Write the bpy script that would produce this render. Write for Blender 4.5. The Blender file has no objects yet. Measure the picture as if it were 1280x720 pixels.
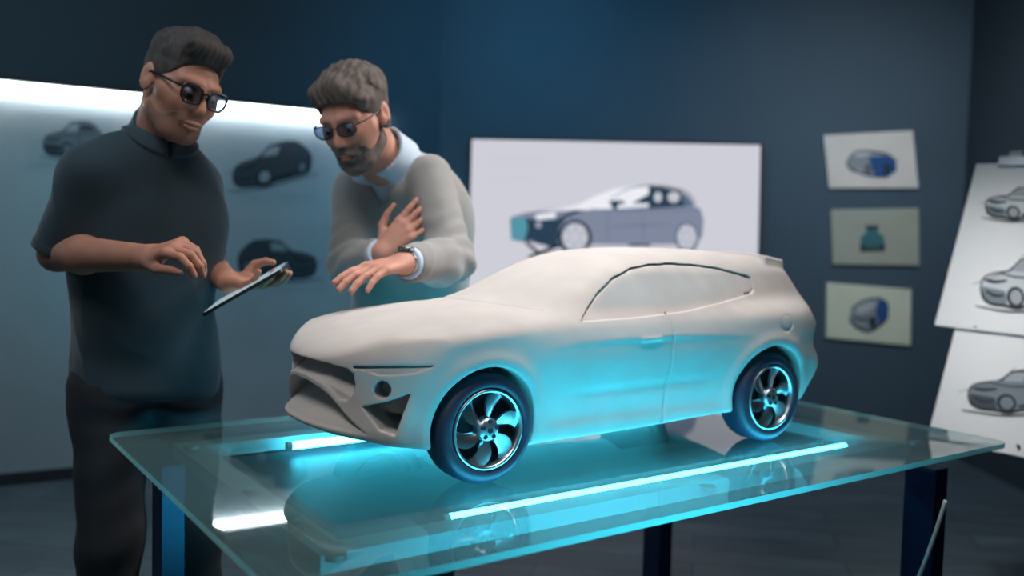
import bpy, math, random
import numpy as np
from mathutils import Vector, Matrix
random.seed(7)
COL = bpy.context.scene.collection

# ---------------------------------------------------------------- camera numbers measured from the photograph
FPX, PITCH, ROLL, CAMH = 1123.7, -.0548, .0257, 1.27
def ray(x, y):
    u = (x-640)/FPX; v = (360-y)/FPX
    X = u*math.cos(ROLL)-v*math.sin(ROLL); q = u*math.sin(ROLL)+v*math.cos(ROLL)
    return np.array([X, math.cos(PITCH)-q*math.sin(PITCH), math.sin(PITCH)+q*math.cos(PITCH)])
CAM = np.array([0, 0, CAMH])
def at(x, y, Y):
    """the point of the room seen at a place in the photograph, at distance Y into the room"""
    d = ray(x, y); return CAM+d*(Y/d[1])
def on(x, y, p, n):
    d = ray(x, y); n = np.array(n, float); return CAM+d*(((np.array(p, float)-CAM)@n)/(d@n))

# ---------------------------------------------------------------- objects
def tag(o, label=None, cat=None, group=None, kind=None):
    if label: o['label'] = label
    if cat: o['category'] = cat
    if group: o['group'] = group
    if kind: o['kind'] = kind
    return o
def empty(name, loc=(0, 0, 0), rz=0, label=None, cat=None, group=None):
    o = bpy.data.objects.new(name, None); COL.objects.link(o); o.location = loc; o.rotation_euler = (0, 0, rz)
    o.empty_display_size = .05
    return tag(o, label, cat, group)
def mesh_obj(name, V, F, mats, parent=None, smooth=False, fmat=None):
    me = bpy.data.meshes.new(name)
    if isinstance(F, np.ndarray):
        V = np.ascontiguousarray(V, np.float32); F = np.ascontiguousarray(F, np.int32)
        me.vertices.add(len(V)); me.vertices.foreach_set('co', V.ravel())
        me.loops.add(F.size); me.loops.foreach_set('vertex_index', F.ravel())
        me.polygons.add(len(F)); me.polygons.foreach_set('loop_start', np.arange(0, F.size, F.shape[1], dtype=np.int32))
        me.update(calc_edges=True)
    else:
        me.from_pydata([tuple(map(float, v)) for v in V], [], F)
    if not isinstance(mats, (list, tuple)): mats = [mats]
    for m in mats: me.materials.append(m)
    if smooth: me.polygons.foreach_set('use_smooth', np.ones(len(me.polygons), bool))
    if fmat is not None: me.polygons.foreach_set('material_index', np.asarray(fmat, np.int32))
    me.validate(); me.update()
    o = bpy.data.objects.new(name, me); COL.objects.link(o)
    if parent: o.parent = parent
    return o
class MB:
    """collects simple shapes into ONE mesh"""
    def __init__(s): s.v = []; s.f = []; s.m = []
    def add(s, V, F, m=0):
        n = len(s.v); s.v += [tuple(map(float, p)) for p in V]
        s.f += [tuple(i+n for i in f) for f in F]; s.m += [m]*len(F); return s
    def box(s, lo, hi, M=None, m=0):
        V = [(x, y, z) for x in (lo[0], hi[0]) for y in (lo[1], hi[1]) for z in (lo[2], hi[2])]
        if M is not None: V = [M @ Vector(v) for v in V]
        return s.add(V, [(0,1,3,2),(4,6,7,5),(0,4,5,1),(2,3,7,6),(0,2,6,4),(1,5,7,3)], m)
    def prism(s, poly, z0, z1, M=None, m=0):
        """polygon (x, y) pulled from z0 to z1"""
        n = len(poly); V = [(p[0], p[1], z0) for p in poly]+[(p[0], p[1], z1) for p in poly]
        if M is not None: V = [M @ Vector(v) for v in V]
        F = [tuple(range(n))[::-1], tuple(range(n, 2*n))]+[(i, (i+1) % n, n+(i+1) % n, n+i) for i in range(n)]
        return s.add(V, F, m)
    def lathe(s, prof, n=48, M=None, m=0):
        """closed profile of (radius, y) turned about the y axis"""
        V = []; k = len(prof)
        for i in range(n):
            a = 2*math.pi*i/n
            for r, y in prof: V.append((r*math.cos(a), y, r*math.sin(a)))
        if M is not None: V = [M @ Vector(v) for v in V]
        F = [(i*k+j, i*k+(j+1) % k, ((i+1) % n)*k+(j+1) % k, ((i+1) % n)*k+j) for i in range(n) for j in range(k)]
        return s.add(V, F, m)
    def tube(s, pts, r, n=12, m=0):
        pts = [Vector(p) for p in pts]; rs = r if isinstance(r, (list, tuple)) else [r]*len(pts)
        V = []; prev = None
        for i, p in enumerate(pts):
            t = (pts[min(i+1, len(pts)-1)]-pts[max(i-1, 0)]).normalized()
            if prev is None:
                a = t.orthogonal().normalized()
            else:
                a = (prev-t*prev.dot(t)).normalized()
            prev = a; b = t.cross(a)
            for k in range(n):
                q = 2*math.pi*k/n; V.append(p+(a*math.cos(q)+b*math.sin(q))*rs[i])
        F = [(i*n+k, i*n+(k+1) % n, (i+1)*n+(k+1) % n, (i+1)*n+k) for i in range(len(pts)-1) for k in range(n)]
        F += [tuple(range(n))[::-1], tuple(range((len(pts)-1)*n, len(pts)*n))]
        return s.add(V, F, m)
    def build(s, name, mats, parent=None, smooth=False, bevel=0, seg=2):
        o = mesh_obj(name, s.v, s.f, mats, parent, smooth, s.m)
        import bmesh
        bm = bmesh.new(); bm.from_mesh(o.data); bmesh.ops.recalc_face_normals(bm, faces=bm.faces); bm.to_mesh(o.data); bm.free()
        if bevel:
            b = o.modifiers.new('bevel', 'BEVEL'); b.width = bevel; b.segments = seg; b.limit_method = 'ANGLE'
        return o
def auto_smooth(o, deg=35):
    me = o.data; me.polygons.foreach_set('use_smooth', np.ones(len(me.polygons), bool))
    me.set_sharp_from_angle(angle=math.radians(deg)); return o
def struct(o): o['kind'] = 'structure'; return o

# ---------------------------------------------------------------- materials
def srgb(r, g, b):
    f = lambda c: (c/255/12.92) if c/255 <= .04045 else ((c/255+.055)/1.055)**2.4
    return (f(r), f(g), f(b), 1)
def mat(name, col, rough=.6, metal=0, spec=.5, noise=0, nscale=20, bump=0, bscale=200, col2=None, coat=0, emit=None, es=0, stretch=None, sheen=0):
    m = bpy.data.materials.new(name); m.use_nodes = True; N = m.node_tree.nodes; L = m.node_tree.links
    b = N['Principled BSDF']; c = tuple(col)[:3]+(1,)
    b.inputs['Base Color'].default_value = c; b.inputs['Roughness'].default_value = rough
    b.inputs['Metallic'].default_value = metal; b.inputs['Specular IOR Level'].default_value = spec
    b.inputs['Coat Weight'].default_value = coat
    if sheen: b.inputs['Sheen Weight'].default_value = sheen
    if emit: b.inputs['Emission Color'].default_value = tuple(emit)[:3]+(1,); b.inputs['Emission Strength'].default_value = es
    if noise or bump:
        tc = N.new('ShaderNodeTexCoord'); mp = N.new('ShaderNodeMapping'); L.new(tc.outputs['Object'], mp.inputs[0])
        if stretch: mp.inputs['Scale'].default_value = stretch
    if noise:
        t = N.new('ShaderNodeTexNoise'); t.inputs['Scale'].default_value = nscale; t.inputs['Detail'].default_value = 5
        L.new(mp.outputs[0], t.inputs['Vector'])
        r = N.new('ShaderNodeValToRGB'); L.new(t.outputs['Fac'], r.inputs[0])
        c2 = tuple(col2)[:3]+(1,) if col2 else tuple(x*(1-noise) for x in c[:3])+(1,)
        r.color_ramp.elements[0].position = .35; r.color_ramp.elements[1].position = .68
        r.color_ramp.elements[0].color = c2; r.color_ramp.elements[1].color = c
        L.new(r.outputs[0], b.inputs['Base Color'])
    if bump:
        t = N.new('ShaderNodeTexNoise'); t.inputs['Scale'].default_value = bscale; t.inputs['Detail'].default_value = 4
        L.new(mp.outputs[0], t.inputs['Vector'])
        q = N.new('ShaderNodeBump'); q.inputs['Strength'].default_value = bump; q.inputs['Distance'].default_value = .002
        L.new(t.outputs['Fac'], q.inputs['Height']); L.new(q.outputs[0], b.inputs['Normal'])
    return m
def emis(name, col, s):
    m = bpy.data.materials.new(name); m.use_nodes = True; N = m.node_tree.nodes; L = m.node_tree.links; N.clear()
    e = N.new('ShaderNodeEmission'); e.inputs[0].default_value = tuple(col)[:3]+(1,); e.inputs[1].default_value = s
    o = N.new('ShaderNodeOutputMaterial'); L.new(e.outputs[0], o.inputs[0]); return m
def glass_mat(name, tint, haze, hazecol, rough=.03, ior=1.5):
    """clear pane: mirror reflection, tinted see-through and a little milky haze that catches light"""
    m = bpy.data.materials.new(name); m.use_nodes = True; N = m.node_tree.nodes; L = m.node_tree.links; N.clear()
    tr = N.new('ShaderNodeBsdfTransparent'); tr.inputs[0].default_value = tuple(tint)+(1,)
    df = N.new('ShaderNodeBsdfDiffuse'); df.inputs[0].default_value = tuple(hazecol)+(1,)
    tl = N.new('ShaderNodeBsdfTranslucent'); tl.inputs[0].default_value = tuple(hazecol)+(1,)
    hz = N.new('ShaderNodeMixShader'); hz.inputs[0].default_value = .5
    L.new(df.outputs[0], hz.inputs[1]); L.new(tl.outputs[0], hz.inputs[2])
    a = N.new('ShaderNodeMixShader'); a.inputs[0].default_value = haze
    L.new(tr.outputs[0], a.inputs[1]); L.new(hz.outputs[0], a.inputs[2])
    fr = N.new('ShaderNodeFresnel'); fr.inputs[0].default_value = ior
    gl = N.new('ShaderNodeBsdfGlossy'); gl.inputs[1].default_value = rough; gl.inputs[0].default_value = (1, 1, 1, 1)
    b = N.new('ShaderNodeMixShader'); 
    ge = N.new('ShaderNodeNewGeometry'); iv = N.new('ShaderNodeMath'); iv.operation = 'SUBTRACT'; iv.inputs[0].default_value = 1
    L.new(ge.outputs['Backfacing'], iv.inputs[1])
    mu = N.new('ShaderNodeMath'); mu.operation = 'MULTIPLY'; L.new(fr.outputs[0], mu.inputs[0]); L.new(iv.outputs[0], mu.inputs[1])
    L.new(mu.outputs[0], b.inputs[0]); L.new(a.outputs[0], b.inputs[1]); L.new(gl.outputs[0], b.inputs[2])
    o = N.new('ShaderNodeOutputMaterial'); L.new(b.outputs[0], o.inputs[0]); return m
# ---------------------------------------------------------------- surface engine
def spl(x, xs, ys):
    """natural cubic spline through xs, ys, held constant in slope-free fashion past the ends"""
    xs = np.asarray(xs, float); ys = np.asarray(ys, float); n = len(xs)
    h = np.diff(xs); A = np.zeros((n, n)); r = np.zeros(n); A[0, 0] = A[-1, -1] = 1
    for i in range(1, n-1):
        A[i, i-1] = h[i-1]; A[i, i] = 2*(h[i-1]+h[i]); A[i, i+1] = h[i]
        r[i] = 6*((ys[i+1]-ys[i])/h[i]-(ys[i]-ys[i-1])/h[i-1])
    m = np.linalg.solve(A, r)
    x = np.clip(x, xs[0], xs[-1])
    i = np.clip(np.searchsorted(xs, x)-1, 0, n-2)
    a = (xs[i+1]-x); b = (x-xs[i]); hh = h[i]
    return m[i]*a**3/(6*hh)+m[i+1]*b**3/(6*hh)+(ys[i]/hh-m[i]*hh/6)*a+(ys[i+1]/hh-m[i+1]*hh/6)*b

def smin(a, b, k):
    h = np.maximum(k-np.abs(a-b), 0)/k
    return np.minimum(a, b)-h*h*k*.25
def smax(a, b, k): return -smin(-a, -b, k)
def ln(v): return np.sqrt((v*v).sum(-1))
def nrm(v):
    v = np.asarray(v, float); return v/np.linalg.norm(v)

def surface(f, lo, hi, h, slack=1.5, B=8, project=2):
    """closed quad mesh of f = 0 (block-sparse surface nets)"""
    lo = np.asarray(lo, float); hi = np.asarray(hi, float)
    nb = np.ceil((hi-lo)/(h*B)).astype(int); n = nb*B
    g = [lo[a]+(np.arange(nb[a])+.5)*B*h-.5*h for a in range(3)]
    C = np.stack(np.meshgrid(*g, indexing='ij'), -1).reshape(-1, 3)
    d = f(C); act = np.abs(d) < slack*B*h*.87
    V = np.empty((nb[0], B, nb[1], B, nb[2], B), np.float32)
    V[:] = np.where(d < 0, -1, 1).reshape(nb)[:, None, :, None, :, None]
    bi = np.stack(np.unravel_index(np.nonzero(act)[0], nb), -1)
    o = np.stack(np.meshgrid(*[np.arange(B)]*3, indexing='ij'), -1).reshape(-1, 3)
    for s in range(0, len(bi), 1200):
        b = bi[s:s+1200]
        P = lo+h*((b[:, None]*B+o[None]).reshape(-1, 3))
        v = f(P).reshape(len(b), B, B, B)
        V[b[:, 0], :, b[:, 1], :, b[:, 2], :] = v
    V = V.reshape(n)
    S = V < 0
    m = S[:-1, :-1, :-1]; allin = m.copy(); anyin = m.copy()
    for dx, dy, dz in [(0,0,1),(0,1,0),(0,1,1),(1,0,0),(1,0,1),(1,1,0),(1,1,1)]:
        q = S[dx:n[0]-1+dx, dy:n[1]-1+dy, dz:n[2]-1+dz]
        allin &= q; anyin |= q
    cells = np.argwhere(anyin & ~allin)
    ids = np.full(n, -1, np.int32); ids[cells[:, 0], cells[:, 1], cells[:, 2]] = np.arange(len(cells))
    cs = [(x, y, z) for x in (0, 1) for y in (0, 1) for z in (0, 1)]
    val = {c: V[cells[:, 0]+c[0], cells[:, 1]+c[1], cells[:, 2]+c[2]].astype(float) for c in cs}
    acc = np.zeros((len(cells), 3)); cnt = np.zeros(len(cells))
    for c in cs:
        for a in range(3):
            if c[a]: continue
            e = list(c); e[a] = 1; e = tuple(e)
            x = (val[c] < 0) != (val[e] < 0)
            t = np.where(x, val[c]/np.where(x, val[c]-val[e], 1), 0)
            p = np.tile(np.array(c, float), (len(cells), 1)); p[:, a] += t
            acc[x] += p[x]; cnt[x] += 1
    P = lo+h*(cells+acc/cnt[:, None])
    for _ in range(project):
        e = h*.4; d0 = f(P); G = np.empty_like(P)
        for a in range(3):
            q = P.copy(); q[:, a] += e; G[:, a] = (f(q)-d0)/e
        g2 = np.maximum((G*G).sum(1), .05)
        st = -(d0/g2)[:, None]*G; l = ln(st)[:, None]
        P += st*np.minimum(1, .45*h/np.maximum(l, 1e-9))
    quads = []
    for a in range(3):
        b, c = (a+1) % 3, (a+2) % 3
        s0 = [slice(1, n[k]-1) for k in range(3)]; s1 = list(s0)
        s0[a] = slice(0, n[a]-1); s1[a] = slice(1, n[a])
        A = S[tuple(s0)]; D = S[tuple(s1)]
        for flip, mk in ((0, A & ~D), (1, D & ~A)):
            E = np.argwhere(mk)+np.array([0 if k == a else 1 for k in range(3)])
            if not len(E): continue
            def cid(db, dc):
                q = E.copy(); q[:, b] -= db; q[:, c] -= dc
                return ids[q[:, 0], q[:, 1], q[:, 2]]
            Q = np.stack([cid(1, 1), cid(0, 1), cid(0, 0), cid(1, 0)], 1)
            quads.append(Q[:, ::-1] if flip else Q)
    Q = np.concatenate(quads); Q = Q[(Q >= 0).all(1)]
    return P, Q
# ---------------------------------------------------------------- clay car: x to the rear, y to its right side, z up
WB = .797; ZF, ZR = .112, .117; RA = .1165
WIN = np.array([(.232,.304),(.30,.360),(.352,.392),(.41,.412),(.47,.421),(.53,.4235),(.60,.4215),(.68,.414),(.775,.396),(.790,.390),(.790,.362),(.776,.352),(.66,.334),(.54,.318),(.40,.309)])
def poly_sd(px_, pz_, V):
    d = np.full(px_.shape, 1e9); s = np.ones(px_.shape)
    N = len(V); j = N-1
    for i in range(N):
        ex, ez = V[j]-V[i]; wx = px_-V[i][0]; wz = pz_-V[i][1]
        t = np.clip((wx*ex+wz*ez)/(ex*ex+ez*ez), 0, 1)
        bx = wx-ex*t; bz = wz-ez*t
        d = np.minimum(d, bx*bx+bz*bz)
        c1 = pz_ >= V[i][1]; c2 = pz_ < V[j][1]; c3 = ex*wz > ez*wx
        s = np.where((c1 & c2 & c3) | (~c1 & ~c2 & ~c3), -s, s); j = i
    return s*np.sqrt(d)
def gs(x, s): return np.exp(-(x/s)**2)
def car_lower(x, ay, z):
    w0 = spl(x, [-.30,-.2,-.1,0,.12,.3,.5,.65,.8,.93,1.0,1.1], [.235,.252,.262,.265,.258,.251,.251,.257,.268,.262,.252,.235])
    sz = spl(z, [.04,.08,.12,.18,.25,.275,.30,.32,.34,.37], [-.034,-.024,-.020,-.010,0,-.003,-.013,-.028,-.047,-.085])
    r1 = np.hypot(x, z-ZF); r2 = np.hypot(x-WB, z-ZR)
    w = w0+sz+.006*gs(r1-.128, .018)+.006*gs(r2-.13, .018)+.012*gs(x-.84, .16)*gs(z-.318, .035)+.010*gs(x+.02,.13)*gs(z-.30,.03)
    w = w+.004/(1+np.exp((z-.098)/.004))*np.clip((x-.1)*10, 0, 1)*np.clip((.7-x)*10, 0, 1)
    w = w-.003*gs(z-.15-.02*x, .012)*np.clip((x-.15)*8, 0, 1)*np.clip((.66-x)*8, 0, 1)
    side = (ay-w)*.92
    T = spl(x, [-.31,-.285,-.255,-.22,-.185,-.13,-.08,0,.053,.15,.3,.5,.75,.9,1.0,1.05,1.1], [.205,.226,.251,.273,.289,.304,.313,.323,.329,.333,.332,.334,.345,.350,.342,.330,.30])
    T = T-.022*(ay/.25)**2.2+.004*gs(ay-.195, .03)*np.clip((.1-x)*5, 0, 1)
    top = (z-T)*.95
    plan = spl(ay, [0,.05,.1,.15,.2,.24,.262,.29], [0,.003,.013,.034,.068,.115,.16,.25])
    zf = spl(z, [.07,.10,.125,.16,.20,.235,.26,.3], [.012,-.006,-.004,.002,.002,.003,.012,.04])
    front = (-.276+plan+zf-x)*.85
    rp = spl(ay, [0,.1,.17,.22,.25,.28], [0,.008,.028,.062,.105,.19])
    rz = spl(z, [.08,.12,.165,.19,.22,.27,.31,.35], [-.05,-.02,.012,.012,-.006,-.006,-.022,-.06])
    rear = (x-(1.062-rp+rz))*.85
    zb = spl(x, [-.30,-.22,-.14,-.1,.1,.17,.5,.68,.9,1.0,1.07], [.104,.092,.080,.074,.06,.060,.068,.078,.085,.105,.13])
    zb = zb+.02*np.clip((.2-ay)/.1, 0, 1)*np.clip((x+.1)*5, 0, 1)
    bot = zb-z
    d = smax(side, top, .022)
    d = smax(d, front, .009); d = smax(d, rear, .022)
    d = smax(d, bot, .012)
    return d
def car_green(x, ay, z):
    xs = x-.11*(ay/.2)**2*np.clip((.52-x)/.35, 0, 1)
    R = spl(xs, [-.05,.04,.12,.174,.24,.3,.35,.40,.48,.57,.68,.79,.9,.985,1.05], [.29,.322,.353,.376,.401,.422,.436,.445,.453,.456,.456,.452,.443,.431,.41])
    R = R-.020*(ay/.19)**2.4
    top = (z-R)*.93
    w = .223-.43*(z-.32)-.9*np.maximum(z-.40, 0)**1.5*2+spl(x, [0,.3,.6,.8,.95,1.05], [-.03,0,.001,-.006,-.022,-.045])
    side = (ay-w)*.9
    rear = (x-(.960+(.432-z)*.80-.055*(ay/.2)**2.5))*.78
    d = smax(side, top, .024); d = smax(d, rear, .012); d = smax(d, -x, .01)
    d = smax(d, .27-z, .01)
    return d
def car_base(x, ay, z):
    d = smin(car_lower(x, ay, z), car_green(x, ay, z), .022)
    # roof spoiler
    q = np.stack([np.maximum(np.abs(x-.935+.05*(ay/.2)**2.5)-.030, 0), np.maximum(ay-.152, 0), np.maximum(np.abs(z-(.436-.14*(x-.935)-.018*(ay/.19)**2.4))-.004, 0)], -1)
    return smin(d, ln(q)-.006, .012)
GR_UP = np.array([(-.3,.232),(.10,.229),(.148,.2235),(.159,.215),(.163,.195),(.157,.175),(.144,.163),(.127,.164),(.108,.178),(.085,.190),(.03,.199),(-.3,.196)])
GR_LO = np.array([(-.3,.182),(.035,.187),(.08,.178),(.105,.167),(.125,.154),(.150,.136),(.192,.108),(.10,.112),(-.3,.114)])
INTK = np.array([(-.016,.157),(.03,.168),(.076,.186),(.064,.150),(.052,.109),(.024,.117),(.004,.137)])
HL = np.array([(-.036,.2285),(.042,.234),(.112,.236),(.100,.229),(.082,.222),(.0204,.216),(-.008,.224)])
SLIT = np.array([(-.036,.2295),(.042,.2350),(.114,.2370),(.108,.2335),(.042,.2300),(-.034,.2245)])
def car_sdf(P):
    x, y, z = P[:, 0], P[:, 1], P[:, 2]; ay = np.abs(y)
    d = car_base(x, ay, z)
    # glass of the side windows sunk into the cabin side, deeper under the roof rail
    m = (ay > .10) & (z > .29)
    if m.any():
        q = np.full(d.shape, 1.0); q[m] = poly_sd(x[m], z[m], WIN)
        dep = .0035+.0045*np.clip(1-np.abs(q+.001)/.005, 0, 1)*(z > .318+.105*(x-.25)*(x < .75)+.2*(x > .785))
        d = smax(d, -np.maximum(q, -dep-d), .002)
    # grooves: door seam, windscreen header, filler cap
    sx = .473+.004*np.sin((z-.1)*14)
    d = d+.0045*gs(x-sx, .0028)*(ay > .15)*np.clip((z-.07)*200, 0, 1)*np.clip((.318-z)*200, 0, 1)
    rc = np.hypot(x-.832, z-.286)
    d = d+.0035*gs(rc-.0185, .003)*(ay > .15)*(.35+.65*np.clip((.292-z)/.015, 0, 1))
    d = d+.0012*gs(x-.11*(ay/.2)**2-.385, .003)*(ay < .16)*(z > .38)
    d = d+.0020*gs(x-.07-.11*(ay/.2)**2, .006)*(ay < .19)*(z > .30)
    d = smin(d, ln(np.stack([np.maximum(np.abs(x-.412)-.022, 0), ay-.2495, (z-.2635-.03*(x-.41))*1.3], -1))-.0065, .006)
    f = (x < .02)
    if f.any():
        X, A, Z, D = x[f], ay[f], z[f], d[f]
        base = D.copy(); s = .66*X+.75*A
        def carve(D, poly, u, dep, k, ok):
            q = poly_sd(u, Z, poly); c = smax(q, -dep-base, .004)
            return np.where(ok, smax(D, -c, k), D)
        D = carve(D, GR_UP, A, .007+1.1*np.clip(Z-.192+.35*np.maximum(A-.085, 0), 0, .05), .0025, X < -.12)
        D = carve(D, GR_LO, A, .003+.75*np.clip(Z-.112, 0, .08), .003, X < -.12)
        D = carve(D, HL, s, .0035, .002, (X < -.08) & (A > .05))
        D = carve(D, SLIT, s, .011, .002, (X < -.08) & (A > .05))
        D = carve(D, INTK, s, .055, .003, (X < -.10) & (A > .08))
        fx, fy, fz = X+.200, A-.209, Z-.1905
        ax_ = -.70*fx+.71*fy; rr = np.sqrt((fx+.70*ax_)**2+(fy-.71*ax_)**2+fz**2)
        D = np.where((X < -.08) & (A > .08), smax(D, -np.maximum(rr-.0165, -.045-base), .002), D)
        d[f] = D
    # wheel wells
    for cx, cz in ((0, ZF), (WB, ZR)):
        r = np.hypot(x-cx, z-cz)
        d = smax(d, -smax(r-RA, .150-ay, .006), .003)
    return d+.00045*np.sin(x*61+y*23)*np.sin(z*57+x*31)*np.sin(y*49+1)
# ---------------------------------------------------------------- the room
M_wall = mat('painted_wall', srgb(74, 92, 104), .75, noise=.12, nscale=1.2, bump=.1, bscale=60)
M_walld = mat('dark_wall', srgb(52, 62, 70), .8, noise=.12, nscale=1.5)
M_base = mat('baseboard_paint', srgb(58, 58, 62), .6)
M_panel = mat('pinboard_white', srgb(196, 203, 206), .7, noise=.1, nscale=2.5, bump=.08, bscale=40)
def floor_mat():
    m = mat('floor_planks', srgb(92, 106, 114), .42, noise=.35, nscale=3, stretch=(1, 6, 1))
    N = m.node_tree.nodes; L = m.node_tree.links; b = N['Principled BSDF']
    tc = N.new('ShaderNodeTexCoord'); mp = N.new('ShaderNodeMapping'); mp.inputs['Rotation'].default_value = (0, 0, math.radians(12))
    L.new(tc.outputs['Object'], mp.inputs[0])
    br = N.new('ShaderNodeTexBrick'); br.inputs['Scale'].default_value = 1; br.inputs['Brick Width'].default_value = 1.2; br.inputs['Row Height'].default_value = .18
    br.inputs['Mortar Size'].default_value = .004; br.inputs['Color1'].default_value = (1, 1, 1, 1); br.inputs['Color2'].default_value = (.72, .72, .72, 1); br.inputs['Mortar'].default_value = (.3, .3, .3, 1)
    L.new(mp.outputs[0], br.inputs['Vector'])
    mx = N.new('ShaderNodeMix'); mx.data_type = 'RGBA'; mx.blend_type = 'MULTIPLY'; mx.inputs[0].default_value = 1
    src = b.inputs['Base Color'].links[0].from_socket
    L.new(src, mx.inputs[6]); L.new(br.outputs['Color'], mx.inputs[7]); L.new(mx.outputs[2], b.inputs['Base Color'])
    return m
struct(MB().box((-6, -2.2, -.05), (3.2, 6.2, 0)).build('floor', floor_mat()))
struct(MB().box((-6, -2.2, 3.0), (3.2, 6.2, 3.05)).build('ceiling', mat('ceiling_paint', srgb(60, 66, 72), .9)))
# left wall runs back at 30 degrees to the corner, the end wall is square to the view
WL = np.array([-2.479, 4.335]); WA = math.radians(30.2); wd = np.array([math.cos(WA), math.sin(WA)])
c0 = WL-wd*4.2; c1 = WL+wd*2.335
ML = Matrix.Translation((c0[0], c0[1], 0)) @ Matrix.Rotation(WA, 4, 'Z')
LW = 4.2+2.335
struct(MB().box((0, 0, 0), (LW, .1, 3.0), ML).build('wall_left', M_wall))
struct(MB().box((0, -.012, 0), (LW, 0, .062), ML).build('baseboard_left', M_base))
struct(MB().box((c1[0], c1[1], 0), (2.74, c1[1]+.1, 3.0)).build('wall_back', M_wall))
struct(MB().box((c1[0]+.01, c1[1]-.012, 0), (2.735, c1[1], .062)).build('baseboard_back', M_base))
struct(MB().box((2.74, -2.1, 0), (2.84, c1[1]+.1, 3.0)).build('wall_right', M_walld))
# white pin board with a light strip under a ledge
t = empty('pin_board', (c0[0], c0[1], 0), WA, 'tall pale board covering the left wall under the bright light strip', 'board')
MB().box((.9, -.022, .0625), (LW-.38, -.001, 1.915)).build('panel', M_panel, t)
t = empty('wall_light_strip', (c0[0], c0[1], 0), WA, 'long white light strip along the top of the pale board on the left wall', 'light strip')
MB().box((.9, -.075, 1.953), (LW-.38, -.001, 1.972)).build('housing', M_base, t, bevel=.003)
MB().box((.92, -.055, 1.918), (LW-.40, -.010, 1.950)).build('light_tube', emis('led_white', (.80, .93, 1), 27), t, bevel=.006)
# ---------------------------------------------------------------- glass display table
TZ = .80
M_glass = glass_mat('table_glass', (.78, .89, .89), .14, (.20, .31, .31), .025)
def frosted_border(m, cx, cy, hx, hy, inner, outer):
    """the rim of the pane outside the frame is sandblasted, the middle is clear"""
    N = m.node_tree.nodes; L = m.node_tree.links
    tc = N.new('ShaderNodeTexCoord'); sp = N.new('ShaderNodeSeparateXYZ'); L.new(tc.outputs['Object'], sp.inputs[0])
    def mth(op, a, b=None):
        n = N.new('ShaderNodeMath'); n.operation = op
        for i, v in enumerate((a, b)):
            if v is None: continue
            if isinstance(v, (int, float)): n.inputs[i].default_value = v
            else: L.new(v, n.inputs[i])
        return n.outputs[0]
    ax = mth('SUBTRACT', mth('ABSOLUTE', mth('SUBTRACT', sp.outputs[0], cx)), hx)
    ay = mth('SUBTRACT', mth('ABSOLUTE', mth('SUBTRACT', sp.outputs[1], cy)), hy)
    mk = mth('MULTIPLY', mth('MAXIMUM', ax, ay), 200); mk = mth('MINIMUM', mth('MAXIMUM', mk, 0), 1)
    f = mth('ADD', mth('MULTIPLY', mk, outer-inner), inner)
    for n in N:
        if n.type == 'MIX_SHADER' and n.inputs[1].is_linked and n.inputs[1].links[0].from_node.type == 'BSDF_TRANSPARENT': L.new(f, n.inputs[0])
frosted_border(M_glass, .9325, .615, .75, .375, .055, .36)
M_edge = glass_mat('table_glass_edge', (.45, .75, .72), .75, (.50, .85, .82), .25)
M_leg = mat('leg_steel_blue_lit', srgb(18, 40, 78), .4, metal=.3, noise=.1)  # dark steel, with the blue light falling on it put into the base colour
M_frame = mat('frame_steel', srgb(170, 186, 188), .5, metal=.2, noise=.08, nscale=6)
M_disc = mat('disc_metal', srgb(190, 200, 200), .35, metal=.8)
TR = math.radians(35.0)
tb = empty('glass_table', (-.284, 1.131, 0), TR, 'rectangular glass table with lit cyan tubes carrying the clay car', 'table')
TL_, TW_ = 1.862, 1.114
def rrect(x0, y0, x1, y1, r, n=8):
    P = []
    for cx, cy, a0 in ((x1-r, y0+r, -90), (x1-r, y1-r, 0), (x0+r, y1-r, 90), (x0+r, y0+r, 180)):
        for i in range(n+1):
            a = math.radians(a0+90*i/n); P.append((cx+r*math.cos(a), cy+r*math.sin(a)))
    return P
o = MB(); poly = rrect(0, 0, TL_, TW_, .035)
o.prism(poly, TZ-.012, TZ); o.m = [0, 0]+[1]*len(poly)
o.build('glass_top', [M_glass, M_edge], tb)
# steel frame below the glass
fx0, fx1, fy0, fy1, fw_ = .13, 1.735, .185, 1.045, .055
f = MB()
f.box((fx0, fy0, .745), (fx1, fy0+fw_, .775)); f.box((fx0, fy1-fw_, .745), (fx1, fy1, .775))
f.box((fx0, fy0+fw_, .745), (fx0+fw_, fy1-fw_, .775)); f.box((fx1-fw_, fy0+fw_, .745), (fx1, fy1-fw_, .775))
f.build('frame', M_frame, tb)
# shallow tray that closes the frame from below
MB().box((fx0+fw_+.001, fy0+fw_+.001, .735), (fx1-fw_-.001, fy1-fw_-.001, .742)).build('tray', mat('tray_panel', srgb(30, 44, 54), .5), tb)
for (dx, dy) in ((.150, .965), (.152, .56), (.150, .365), (.142, .155), (1.71, .155), (1.71, .965), (.93, .135)):
    MB().lathe([(0, -.0045), (.017, -.0045), (.017, .0045), (0, .0045)], 24, Matrix.Translation((dx, dy, .7825)) @ Matrix.Rotation(math.pi/2, 4, 'X')).build('mounting_disc', M_disc, tb)
for (lx, ly) in ((1.638, .06), (1.638, .97), (.085, .06), (.085, .97)):
    g = MB(); g.box((lx, ly, .006), (lx+.055, ly+.08, .7445)).build('leg', M_leg, tb, bevel=.003)
M_cyan = emis('led_cyan', (.065, .68, .94), 48)
M_cap = mat('tube_cap', srgb(180, 190, 195), .5)
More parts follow.
